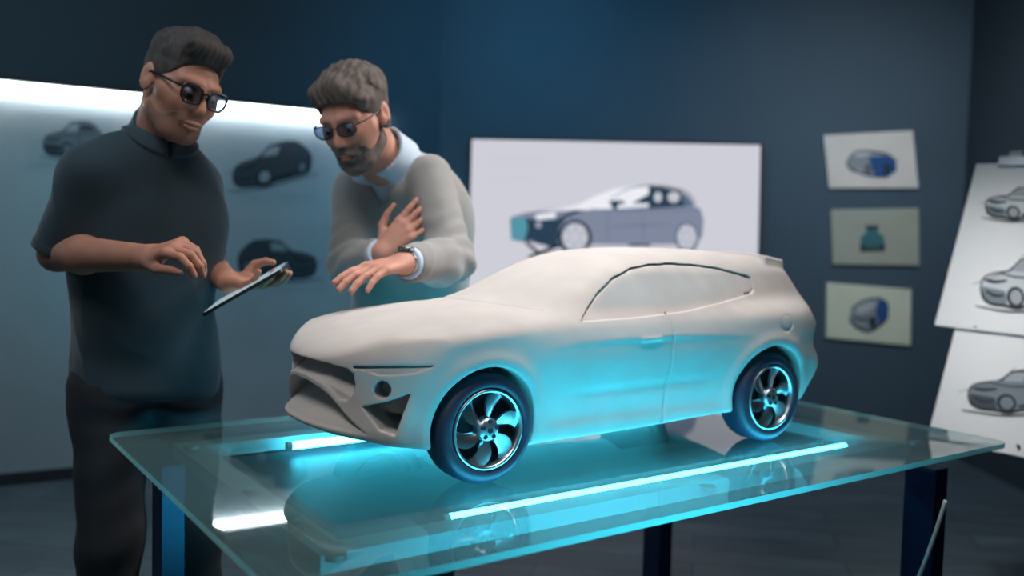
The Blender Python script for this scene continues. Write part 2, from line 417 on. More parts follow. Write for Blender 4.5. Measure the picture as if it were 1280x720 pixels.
def tube_light(a0, a1, b, label):
    t = MB().tube([(a0, b, .768), (a1, b, .768)], .0095, 16)
    root = empty('light_tube', (-.284, 1.131, 0), TR, label, 'light tube', 'cyan light tubes inside the table')
    t.build('tube', M_cyan, root, smooth=False)
    for s in (a0-.012, a1): MB().tube([(s, b, .768), (s+.012, b, .768)], .0105, 16).build('end_cap', M_cap, root)
    return root
tube_light(.405, 1.565, .262, 'bright cyan light tube along the front side of the glass table')
tube_light(.37, 1.55, .925, 'bright cyan light tube at the far side of the table, mostly behind the clay car')
# power cable from the right-hand leg
pts = [(1.00, 2.02, .70), (.985, 2.03, .62), (.965, 2.06, .50), (.945, 2.12, .35), (.94, 2.11, .2), (.95, 2.12, .08), (1.0, 2.2, .012), (1.15, 2.4, .008), (1.4, 2.5, .008)]
def smooth_path(pts, n=8):
    P = [np.array(p, float) for p in pts]; out = []
    for i in range(len(P)-1):
        p0, p1, p2, p3 = P[max(i-1, 0)], P[i], P[i+1], P[min(i+2, len(P)-1)]
        for k in range(n):
            t = k/n; out.append(.5*((2*p1)+(-p0+p2)*t+(2*p0-5*p1+4*p2-p3)*t*t+(-p0+3*p1-3*p2+p3)*t**3))
    out.append(P[-1]); return out
cb = MB().tube(smooth_path(pts), .0045, 10).build('power_cable', mat('cable_white', srgb(205, 210, 212), .5), smooth=True)
Mi = (Matrix.Translation(tb.location) @ Matrix.Rotation(TR, 4, 'Z')).inverted()
cb.data.transform(Mi); cb.parent = tb; cb['label'] = 'thin white power cable'
# ---------------------------------------------------------------- clay car on the table
CO = (-.181, 1.898, TZ); CR = math.radians(33.8)
M_clay = mat('modelling_clay', srgb(193, 188, 185), .92, spec=.2, noise=.10, nscale=9, bump=.16, bscale=330)
M_dark = mat('wheel_well_dark', srgb(22, 26, 32), .9)
car = empty('clay_car', CO, CR, 'scale clay model of a sport utility car standing on the glass table', 'model car')
P, Q = surface(car_sdf, (-.33, -.31, .03), (1.12, .31, .48), .0026)
body = mesh_obj('body', P, Q, M_clay, car, True)
M_tyre = mat('tyre_rubber', srgb(36, 44, 66), .5, spec=.5, bump=.1, bscale=300)
M_rim = mat('rim_chrome', srgb(205, 212, 220), .32, metal=1)
M_rimd = mat('rim_inner_dark', srgb(26, 30, 38), .5)
M_hub = mat('hub_satin', srgb(170, 180, 190), .35, metal=.9)
RT, RW = .107, .078
def wheel(cx, cz, side):
    """outer face looks to -y for the near side"""
    yo = .262*side if side else 0
    sgn = side
    def M(): return Matrix.Translation((cx, .258*sgn, cz)) @ (Matrix.Identity(4) if sgn < 0 else Matrix.Rotation(math.pi, 4, 'Z'))
    m = M()
    # profile: y = 0 at the outer face, positive inwards
    tp = [(.0775, .002), (.082, -.003), (.089, -.0045), (.097, -.002), (.1025, .004), (RT-.0015, .012), (RT, .022), (RT, .058), (RT-.003, .068), (.097, .074), (.082, .075), (.0775, .070)]
    w = MB().lathe(tp, 96, m).build('wheel', M_tyre, car, smooth=True)
    # groove ring on the side wall
    rim = MB().lathe([(.0775, .000), (.0765, -.003), (.0725, -.003), (.0705, .002), (.068, .012), (.067, .055), (.0775, .066)], 96, m).build('rim', M_rim, w, smooth=True)
    MB().lathe([(.0005, .030), (.0672, .030), (.0672, .034), (.0005, .034)], 48, m).build('brake_backing', M_rimd, w)
    def ring(r, n=24): return [(r*math.cos(2*math.pi*i/n), r*math.sin(2*math.pi*i/n)) for i in range(n)]
    for k in range(6):
        a0 = 2*math.pi*k/6+.35
        V = []; n = 9
        for i in range(n):
            t = i/(n-1); r = .0195+(.0705-.0195)*t
            lead = a0+.30*t-.55*t*t      # sweeping blade
            wdt = .58-.08*t+.05*math.sin(t*math.pi)
            a1, a2 = lead-wdt*.5*(1-.25*t), lead+wdt*.5*(1+.20*t)
            y = .004-.004*math.sin(t*math.pi)
            for a, dy in ((a1, .009), ((a1*.6+a2*.4), .001), (a2, -.001)):
                V.append((r*math.cos(a), y+dy, r*math.sin(a)))
            for a, dy in ((a2, .006), (a1, .014)):
                V.append((r*math.cos(a), y+dy, r*math.sin(a)))
        F = [(i*5+j, i*5+(j+1) % 5, (i+1)*5+(j+1) % 5, (i+1)*5+j) for i in range(n-1) for j in range(5)]
        F += [(0, 1, 2, 3, 4)[::-1], tuple((n-1)*5+j for j in range(5))]
        s = MB(); s.add([m @ Vector(v) for v in V], F); auto_smooth(s.build('spoke', M_rim, w), 40)
    hubp = [(.0005, -.0065), (.008, -.0065), (.018, -.005), (.0225, .000), (.0235, .008), (.0235, .02), (.0005, .02)]
    hub = MB().lathe(hubp, 48, m)
    auto_smooth(hub.build('hub', M_hub, w), 40)
    b = MB()
    for k in range(5):
        a = 2*math.pi*k/5+.3
        b.lathe([(.0005, -.0078), (.0038, -.0078), (.0048, -.0068), (.0048, .001), (.0005, .001)], 16, m @ Matrix.Translation((.0155*math.cos(a), .0010, .0155*math.sin(a))))
    b.lathe([(.0005, -.0082), (.0048, -.0082), (.0060, -.0070), (.0060, .001), (.0005, .001)], 20, m)
    b.build('wheel_bolts', M_rimd, w)
    return w
for sd in (-1, 1):
    wheel(0, RT+.001, sd); wheel(WB, RT+.001, sd)
# ---------------------------------------------------------------- people
def cone(P, a, b, ra, rb=None):
    rb = ra if rb is None else rb
    a = np.asarray(a, float); b = np.asarray(b, float); v = b-a; w = P-a
    t = np.clip((w@v)/(v@v), 0, 1)
    return ln(w-t[:, None]*v)-(ra+t*(rb-ra))
def ell(P, c, r):
    r = np.asarray(r, float); q = P-np.asarray(c, float)
    k0 = ln(q/r); k1 = ln(q/(r*r)); return k0*(k0-1)/np.maximum(k1, 1e-9)
def local(P, c, R): return (P-np.asarray(c, float))@R.T      # rows of R are the local axes
def lump(P, f, c, R, pad=.05):
    """evaluate f only near its ball, elsewhere the distance to the ball"""
    d = ln(P-np.asarray(c, float))-R
    out = np.maximum(d, pad*.5)+.01; m = d < pad
    if m.any(): out[m] = f(P[m])
    return out
def wr(P, s=1.0, seed=0):
    x, y, z = (P*s).T
    return (np.sin(x*31+2.1*np.sin(z*13+seed)+seed)*np.sin(z*37+1.7*np.sin(x*17+y*11))+.6*np.sin(z*61+x*29+2*np.sin(y*23+seed))*np.sin(y*41+seed))*.6
def frame(fwd, up=(0, 0, 1), roll=0):
    """rows: right-of-the-person, forward, up"""
    f = nrm(fwd); r = nrm(np.cross(f, np.asarray(up, float))); u = np.cross(r, f)
    c, s = math.cos(roll), math.sin(roll)
    return np.array([r*c-u*s, f, u*c+r*s])

def folds(P, d0, f=26, seed=0):
    """soft cloth folds running along d0"""
    d0 = nrm(d0); a = nrm(np.cross(d0, (.3, .2, .9))); b = np.cross(d0, a)
    u = P@a*f+1.3*np.sin(P@d0*7+seed)+.9*np.sin(P@b*11+seed); v = P@d0*5+seed
    return (1-np.abs(np.sin(u)))**1.6*np.clip(.5+.6*np.sin(v+1.4*np.sin(P@b*9)), 0, 1)
def head_sdf(P, c, R, face='a'):
    q = local(P, c, R); x, y, z = q.T; q2 = np.stack([np.abs(x), y, z], 1)
    d = ell(q, (0, -.015, .036), (.077, .097, .084))
    d = smin(d, ell(q, (0, .030, -.030), (.061, .066, .088)), .03)
    d = smin(d, cone(q2, (.0, .070, -.098), (.016, .064, -.096), .019), .03)
    d = smin(d, cone(q2, (.050, .004, -.062), (.030, .048, -.094), .017, .014), .03)
    d = smin(d, cone(q2, (.040, .064, -.022), (.056, .040, -.012), .018), .03)
    d = smin(d, cone(q2, (.010, .088, .026), (.046, .072, .027), .010), .016)
    d = smax(d, -ell(q2, (.031, .106, .004), (.020, .020, .013)), .014)
    d = smin(d, ell(q2, (.031, .078, .003), (.0145, .0145, .0125)), .004)
    d = smin(d, cone(q, (0, .091, .016), (0, .112, -.026), .0075, .0105), .012)
    d = smin(d, cone(q2, (.006, .102, -.032), (.013, .094, -.033), .0075), .008)
    d = smin(d, ell(q, (0, .088, -.058), (.030, .014, .016)), .012)
    lip = np.minimum(ell(q, (0, .099, -.0605), (.023, .0075, .0052)), ell(q, (0, .0975, -.0715), (.020, .0078, .0062)))
    d = smin(d, lip, .004)
    d = smax(d, -ell(q, (0, .108, -.066), (.024, .008, .0015)), .003)
    ear = ell(local(q2, (.081, -.010, -.002), np.array([[.93, .30, .1], [-.30, .93, .2], [-.1, -.2, .97]])), (0, 0, 0), (.0075, .019, .033))
    ear = smax(ear, -ell(q2, (.092, -.004, .004), (.008, .009, .016)), .005)
    return smin(d, ear, .008)
def hand_parts(W, f, n, s, curls, thumb, spread=.06):
    """W wrist, f towards the fingers, n back of the hand, s towards the thumb; returns palm cones and finger chains"""
    f = nrm(f); n = nrm(np.asarray(n)-f*np.dot(n, f)); s0 = np.cross(f, n)
    s = s0 if np.dot(s0, s) > 0 else -s0
    W = np.asarray(W, float)
    K = [W+f*.090+s*.030, W+f*.094+s*.010, W+f*.090-s*.010, W+f*.082-s*.029]
    palm = [(W-f*.005+s*.012, K[0], .017, .0125), (W, K[1], .018, .0125), (W-s*.008, K[2], .017, .012), (W-s*.014, K[3], .016, .011), (W+f*.02+s*.02-n*.006, W+f*.05+s*.028-n*.008, .015, .013)]
    L = [(.042, .026, .021), (.046, .029, .022), (.043, .027, .021), (.034, .021, .019)]
    fing = []
    for i in range(4):
        p = K[i]; a = 0; sp = spread*(1.5-i); d0 = nrm(f+s*sp); ch = []
        r = .0100 if i < 3 else .0088
        for j in range(3):
            a += curls[i][j] if isinstance(curls[0], (list, tuple)) else curls[j]
            d = d0*math.cos(a)-n*math.sin(a); q = p+d*L[i][j]
            ch.append((p, q, r, r-.0009)); r -= .0008; p = q
        fing.append(ch)
    t0 = W+f*.022+s*.026-n*.008; ch = []; p = t0; r = .0145
    for (cf, cs, cn), l in zip(thumb, (.044, .034, .028)):
        d = nrm(f*cf+s*cs+n*cn); q = p+d*l; ch.append((p, q, r, r-.003)); r -= .0025; p = q
    fing.append(ch)
    return palm, fing
def hand_sdf(P, parts):
    palm, fing = parts; d = None
    for a in palm: v = cone(P, *a); d = v if d is None else smin(d, v, .012)
    F = None
    for ch in fing:
        c = None
        for a in ch: v = cone(P, *a); c = v if c is None else smin(c, v, .0025)
        F = c if F is None else smin(F, c, .0015)
    return smin(d, F, .007)
class Torso:
    """oval cross sections along a bent spine"""
    def __init__(s, pts, F, aw, bw):
        s.p = np.asarray(pts, float); s.n = len(pts); s.F = nrm(F); s.aw = aw; s.bw = bw
        T = np.gradient(s.p, axis=0); s.T = T/ln(T)[:, None]
        l = np.r_[0, np.cumsum(ln(np.diff(s.p, axis=0)))]; s.l = l/l[-1]; s.len = l[-1]
        # fine centre line
        s.ts = np.linspace(0, 1, 41); s.c = np.stack([spl(s.ts, s.l, s.p[:, k]) for k in range(3)], 1)
        g = np.gradient(s.c, axis=0); s.g = g/ln(g)[:, None]
    def sdf(s, P, inf=0, cap0=0, cap1=1, round_=.04):
        a = s.c[0]; v = s.c[-1]-a; t = np.clip(((P-a)@v)/(v@v), -.2, 1.2)
        for _ in range(3):
            tc = np.clip(t, 0, 1)
            C = np.stack([np.interp(tc, s.ts, s.c[:, k]) for k in range(3)], 1); G = np.stack([np.interp(tc, s.ts, s.g[:, k]) for k in range(3)], 1)
            dl = ((P-C)*G).sum(1); t = tc+dl/s.len
        tc = np.clip(t, 0, 1)
        C = np.stack([np.interp(tc, s.ts, s.c[:, k]) for k in range(3)], 1); G = np.stack([np.interp(tc, s.ts, s.g[:, k]) for k in range(3)], 1)
        S = np.cross(s.F, G); S /= ln(S)[:, None]; B = np.cross(G, S)
        w = P-C; u = (w*S).sum(1); b = (w*B).sum(1); e = (w*G).sum(1)
        aw = spl(tc, *s.aw)+inf; bw = spl(tc, *s.bw)+inf
        # slightly squared oval
        r = (np.abs(u/aw)**2.3+np.abs(b/bw)**2.3)**(1/2.3)
        d = (r-1)*np.minimum(aw, bw)*np.where(r > 1, 1.0, 1.0)
        over = np.maximum((cap0-t), (t-cap1))*s.len
        return smax(d, over-round_*.2, round_)
def limb(P, pts, rs, k=.03):
    d = None
    for i in range(len(pts)-1):
        v = cone(P, pts[i], pts[i+1], rs[i], rs[i+1]); d = v if d is None else smin(d, v, k)
    return d
def bounds(pts, pad):
    p = np.asarray(pts, float); return p.min(0)-pad, p.max(0)+pad
def sdf_part(name, f, lo, hi, h, m, parent, slack=1.6, project=2):
    P, Q = surface(f, lo, hi, h, slack=slack, project=project)
    base = np.array(parent.matrix_basis.translation) if parent.parent is None else np.array(parent['_b'])
    o = mesh_obj(name, P-base, Q, m, parent, True); return o
def torus_loop(pts, r, n=8):
    """closed tube"""
    V = []; F = []; k = len(pts); pts = [np.array(p, float) for p in pts]
    c = sum(pts)/k
    for i in range(k):
        t = nrm(pts[(i+1) % k]-pts[i-1]); a = nrm(pts[i]-c-t*np.dot(pts[i]-c, t)); b = np.cross(t, a)
        for j in range(n):
            q = 2*math.pi*j/n; V.append(pts[i]+(a*math.cos(q)+b*math.sin(q))*r)
    for i in range(k):
        for j in range(n): F.append((i*n+j, ((i+1) % k)*n+j, ((i+1) % k)*n+(j+1) % n, i*n+(j+1) % n))
    return V, F
def glasses(parent, base, c, R, w, hgt, r, m_frame, m_lens, yy=.108, zz=.004):
    def W(p): return np.asarray(c)+np.array(p)@R-base
    g = MB()
    lens = []
    for sx in (-1, 1):
        L = []
        for i in range(28):
            a = 2*math.pi*i/28; ex = abs(math.cos(a))**.7*math.copysign(1, math.cos(a)); ez = abs(math.sin(a))**.75*math.copysign(1, math.sin(a))
            x = sx*(.0335+w*ex*sx); L.append((x, yy-.10*max(abs(x)-.02, 0)*1.2-.0*ez, zz+hgt*ez+.003*(abs(x) > .05)))
        V, F = torus_loop([W(p) for p in L], r); g.add(V, F); lens.append([W(p) for p in L])
        e = sx*(.0335+w)
        g.tube([W((e, yy-.006, zz+hgt*.5)), W((sx*.078, .075, zz+hgt*.55)), W((sx*.082, .0, zz+hgt*.45)), W((sx*.080, -.02, zz-.004))], r*.95, 8)
    g.tube([W((-.0335+w, yy+.0, zz+hgt*.35)), W((0, yy+.004, zz+hgt*.55)), W((.0335-w, yy+.0, zz+hgt*.35))], r, 8)
    fr = g.build('glasses', m_frame, parent, smooth=True)
    for L in lens:
        ce = sum(np.array(p) for p in L)/len(L); n = R[1]*.0006
        V = [p+n for p in L]+[p-n for p in L]; k = len(L)
        F = [tuple(range(k)), tuple(range(k, 2*k))[::-1]]+[(i, k+i, k+(i+1) % k, (i+1) % k) for i in range(k)]
        mesh_obj('lens', V, F, m_lens, fr)
    return fr
M_skin = mat('skin', srgb(176, 124, 104), .55, spec=.4, noise=.14, nscale=30, bump=.1, bscale=250)
M_skin2 = mat('skin_fair', srgb(192, 138, 120), .55, spec=.4, noise=.14, nscale=30, bump=.1, bscale=250)
M_hair = mat('hair_dark_grey', srgb(66, 58, 56), .75, noise=.45, nscale=60, bump=.8, bscale=140, stretch=(1, 1, .4))
M_hair2 = mat('hair_grey_brown', srgb(104, 92, 86), .75, noise=.55, nscale=50, bump=.9, bscale=120, stretch=(1, 1, .4))
M_stub = mat('stubble', srgb(146, 106, 90), .8, noise=.3, nscale=400)
M_beard = mat('beard_grey', srgb(118, 104, 100), .9, noise=.6, nscale=45, bump=.5, bscale=400)
M_polo = mat('polo_knit', srgb(34, 54, 64), .85, noise=.15, nscale=10, bump=.15, bscale=500, sheen=.2)
M_trous = mat('trouser_cloth', srgb(38, 38, 43), .85, noise=.2, nscale=12, bump=.15, bscale=500)
M_sweat = mat('sweater_wool', srgb(134, 134, 133), .95, noise=.12, nscale=14, bump=.3, bscale=450, sheen=.3)
M_shirt = mat('shirt_pale_blue', srgb(178, 196, 214), .8)
M_jean = mat('jeans', srgb(48, 60, 80), .85, noise=.2, nscale=40)
M_shoe = mat('shoe_leather', srgb(28, 27, 28), .45)
M_gfr = mat('glasses_frame', srgb(18, 18, 22), .3)
M_eye = mat('eye_white', srgb(200, 196, 190), .3); M_iris = mat('iris_brown', srgb(44, 30, 24), .3)
M_lens = glass_mat('lens_glass', (.52, .58, .68), .0, (.2, .2, .2), .02, 1.9)
M_watch = mat('watch_metal', srgb(205, 205, 205), .25, metal=1)

def eyes(parent, base, c, R):
    for sx in (-1, 1):
        for nm, m, y, r in (('eye', M_eye, .0795, .0132), ):
            o = MB(); n = 12
            prof = [(max(r*math.sin(math.pi*i/n), 1e-4), -r*math.cos(math.pi*i/n)) for i in range(n+1)]
            M = Matrix.Translation(np.asarray(c)+np.array((sx*.031, y, .003))@R-base)
            e = o.lathe(prof, 20, M).build(nm, m, parent, smooth=True)
        p = np.asarray(c)+np.array((sx*.031, .0915, -.001))@R-base
        q = p+R[1]*.0022
        MB().tube([p, q], [.0055, .0045], 14).build('iris', M_iris, e)
def shoes(parent, base, feet, F, m):
    F = nrm(F)
    for p in feet:
        p = np.asarray(p, float); R = np.array([np.cross(F, (0, 0, 1)), F, (0, 0, 1)])
        def f(P):
            q = local(P, p, R)
            d = cone(q, (0, -.06, .040), (0, .12, .030), .042, .036)
            d = smin(d, cone(q, (0, -.045, .05), (0, -.04, .10), .045, .046), .03)
            return smax(d, .003-q[:, 2], .008)
        sdf_part('shoe', f, p-.22, p+.22, .008, m, parent)

# ---- the man with the tablet
def man_with_tablet():
    F = nrm((.60, -.80, 0)); S = np.array([-F[1], F[0], 0])            # S points to his left
    pel = at(184, 487, 2.29); pel[2] = .90
    spine = [pel-(0, 0, .06), pel+(0, 0, .08), at(181, 400, 2.27), at(183, 310, 2.25), at(189, 222, 2.235), at(199, 163, 2.22)]
    aw = ([0, .15, .30, .50, .68, .84, 1], [.168, .166, .154, .164, .178, .146, .066])
    bw = ([0, .15, .30, .50, .68, .84, 1], [.118, .122, .118, .122, .122, .098, .062])
    T = Torso(spine, F, aw, bw)
    sh = {-1: at(114, 220, 2.12), 1: at(242, 230, 2.35)}
    el = {-1: at(71, 317, 2.13), 1: at(256, 330, 2.44)}
    wrp = {-1: at(188, 322, 1.93), 1: at(286, 352, 2.215)}
    hc = at(226, 109, 2.145); nb = at(199, 163, 2.22)
    R = frame((.735, -.60, -.36), roll=-.17)
    base = np.array([pel[0], pel[1], 0])
    me = empty('person', base, 0, 'man in a dark polo shirt and glasses looking down at a tablet beside the table', 'person')
    b1 = hand_parts(wrp[-1], (.62, -.42, .22), (.05, -.50, .85), (-.1, -.5, -.5),
                    [(.45, .75, .5), (.6, .8, .55), (.75, .85, .55), (.9, .85, .5)], [(.85, .40, -.30), (.92, .05, -.32), (.85, -.05, -.50)])
    b2 = hand_parts(wrp[1], (.80, -.50, -.02), (-.25, .15, -.95), (.5, .8, .1),
                    [(.10, .35, .35), (.12, .35, .35), (.15, .35, .35), (.2, .4, .4)], [(.45, .45, -.85), (.85, .15, -.30), (.95, .0, .05)])
    kn = {-1: (pel-S*.095+F*.03)*(1, 1, 0)+(0, 0, .49), 1: (pel+S*.105+F*.04)*(1, 1, 0)+(0, 0, .49)}
    ft = {-1: (pel-S*.105)*(1, 1, 0), 1: (pel+S*.13+F*.02)*(1, 1, 0)}
    hp = {-1: pel-S*.09-(0, 0, .03), 1: pel+S*.09-(0, 0, .03)}
    def body(P):
        d = lump(P, lambda q: head_sdf(q, hc, R), hc, .15)
        d = smin(d, cone(P, hc+np.array((0, -.030, -.055))@R, nb-(0, 0, .03), .057, .062), .03)
        d = smin(d, lump(P, lambda q: T.sdf(q, -.012), spine[3], .48), .03)
        for s in (-1, 1):
            m = (el[s]+wrp[s])/2
            d = smin(d, lump(P, lambda q: limb(q, [sh[s], el[s], el[s]+(wrp[s]-el[s])*.3, wrp[s]], [.048, .039, .042, .0270], .02), m*.5+sh[s]*.5, .36), .025)
            d = smin(d, lump(P, lambda q: limb(q, [hp[s], kn[s], ft[s]+(0, 0, .08)], [.085, .052, .038]), (hp[s]+ft[s])/2, .55), .03)
        d = smin(d, lump(P, lambda q: hand_sdf(q, b1), wrp[-1]+nrm((.62, -.42, .22))*.09, .15), .014)
        d = smin(d, lump(P, lambda q: hand_sdf(q, b2), wrp[1]+nrm((.8, -.5, 0))*.09, .15), .014)
        return d
    allp = [*spine, *sh.values(), *el.values(), *wrp.values(), hc+(0, 0, .1), *[f+(0, 0, .04) for f in ft.values()], wrp[-1]+(.17, -.1, .05), wrp[1]+(.17, -.1, 0)]
    lo, hi = bounds(allp, .13)
    sdf_part('body', body, lo, hi, .0036, M_skin, me)
    def shirt_raw(P):
        d = T.sdf(P, .014, cap0=.0, cap1=.95, round_=.035)
        for s in (-1, 1): d = smin(d, cone(P, nb-(0, 0, .055), sh[s], .060, .060), .05)
        for s in (-1, 1):
            dirn = nrm(el[s]-sh[s]); end = sh[s]+dirn*.205
            a = cone(P, sh[s], end, .060, .0575)
            hem = (P-end)@dirn
            a = smax(a-.0018*(hem > -.022), hem, .004)
            d = smin(d, a, .04)
        low = np.clip((1.10-P[:, 2])*5, 0, 1); up_ = 1-low
        d = d+.0022*wr(P, .55, 1)-.0050*folds(P, (.25, .1, -.9), 22, 1.)*up_-.0060*folds(P, (.9, .4, -.25), 34, 2.)*low
        return d
    def polo(P):
        # neck opening
        return smax(shirt_raw(P), -cone(P, nb+(0, 0, -.02)+F*.012, nb+(0, 0, .2)+F*.06, .058, .085), .006)
    lo, hi = bounds([*spine, *sh.values(), *[sh[s]+(el[s]-sh[s])*.75 for s in sh]], .15)
    po = sdf_part('polo_shirt', polo, lo, hi, .006, M_polo, me)
    po['_b'] = list(base)
    # standing collar
    up = nrm(hc+np.array((0, -.03, -.06))@R-nb)
    def collar(P):
        q = P-nb; h = q@up; c = q-h[:, None]*up; fr = (c@F)/np.maximum(ln(c), .01)
        # standing band and the leaf folded down over the shirt
        rad = ln(c-F*.010)-(.062+.12*np.clip(.030-h, 0, .07))
        top = .034-.030*np.clip(fr, 0, 1)
        band = np.maximum(np.abs(rad)-.004, np.maximum(h-top, -.030-h))
        leaf = np.maximum(shirt_raw(P)-.0065, ln(c-F*.02)-(.088+.018*np.clip(fr, 0, 1)))
        leaf = np.maximum(leaf, -cone(P, nb+(0, 0, -.02)+F*.012, nb+(0, 0, .2)+F*.06, .060, .087))
        leaf = np.maximum(leaf, -(shirt_raw(P)+.004)); leaf = np.maximum(leaf, h-.05)
        d = smin(band, leaf, .006)
        return smax(d, -np.where(fr > .1, np.abs(c@S)-.005-.45*np.clip(-h-.02, 0, .1), 1), .003)-.001
    sdf_part('collar', collar, nb-.17, nb+.14, .0035, M_polo, me)
    def trous(P):
        d = T.sdf(P, -.002, cap0=-.02, cap1=.17, round_=.03)
        for s in (-1, 1):
            d = smin(d, limb(P, [hp[s]+(0, 0, .0), kn[s], ft[s]+(0, 0, .06)], [.094, .074, .064], .04), .045)
        d = smax(d, .035-P[:, 2], .01)
        return d+.0040*wr(P, .6, 4)+.0012*np.sin(P[:, 2]*60+6*np.sin(P[:, 0]*9+P[:, 1]*5)+4*P[:, 1])
    lo, hi = bounds([pel+(0, 0, .12), *[f+(0, 0, .04) for f in ft.values()], *kn.values(), *hp.values()], .16)
    sdf_part('trousers', trous, lo, hi, .007, M_trous, me)
    def hair(P):
        q = local(P, hc, R); x, y, z = q.T; ax_ = np.abs(x)
        st = .0020*np.sin(x*430+y*70+2*np.sin(y*60))+.001*np.sin(x*700-y*120)
        thick = .004+.013*np.clip((z-.055)/.04, 0, 1)
        d = ell(q, (0, -.015, .036), (.077, .097, .084))-thick+st*np.clip((z-.05)/.05, .1, 1)
        qf = cone(q, (-.030, .062, .105), (.040, .066, .108), .026, .024)-.0015*np.sin(x*430+z*60+y*70)
        qf = smin(qf, cone(q, (-.02, .02, .118), (.02, .02, .120), .026), .02)
        d = smin(d, qf, .02)
        line = np.where(y > .02, .074-.10*np.clip(y-.06, 0, .1)*0-.55*np.clip(ax_-.045, 0, 1)*1.2, .0)
        hz = spl(y, [-.12, -.06, -.02, .02, .045, .07, .12], [-.05, -.045, .012, .006, .028, .066, .074])
        return smax(d, hz-z+.02*np.clip(.04-ax_, 0, .04), .006)
    sdf_part('hair', hair, hc-.16, hc+.17, .0032, M_hair, me)
    def stub(P):
        q = local(P, hc, R); x, y, z = q.T
        d = head_sdf(P, hc, R)-.0006
        edge = spl(y, [-.02, .02, .05, .08, .12], [-.015, -.050, -.062, -.045, -.042])
        d = smax(d, z-edge, .004); d = smax(d, -.02-y, .004); d = smax(d, -z-.125, .003)
        d = smax(d, -ell(q, (0, .10, -.066), (.026, .02, .011)), .003)
        return d
    sdf_part('stubble', stub, hc-.16, hc+.17, .003, M_stub, me)
    eyes(me, base, hc, R)
    glasses(me, base, hc, R, 0.0255, .0205, .0033, M_gfr, M_lens)
    shoes(me, base, list(ft.values()), F, M_shoe)
    # tablet
    tc = at(310, 359, 2.12)
    u = nrm((.170, .03, .105)); v = nrm(np.array((.12, .95, .215))-u*np.dot(u, (.12, .95, .215))); n = np.cross(u, v)
    M = Matrix(((u[0], v[0], n[0], tc[0]), (u[1], v[1], n[1], tc[1]), (u[2], v[2], n[2], tc[2]), (0, 0, 0, 1)))
    tab = empty('tablet', tuple(tc), 0, 'slim dark tablet with a lit screen held by the man in the polo shirt', 'tablet')
    M0 = M.copy(); M0.translation = (0, 0, 0)
    MB().prism(rrect(-.10, -.13, .10, .13, .012), -.004, .0032, M0).build('case', mat('tablet_case', srgb(30, 36, 42), .4), tab)
    MB().prism(rrect(-.094, -.124, .094, .124, .008), .0034, .0040, M0).build('screen', emis('tablet_screen', srgb(190, 215, 225), .7), tab)
man_with_tablet()

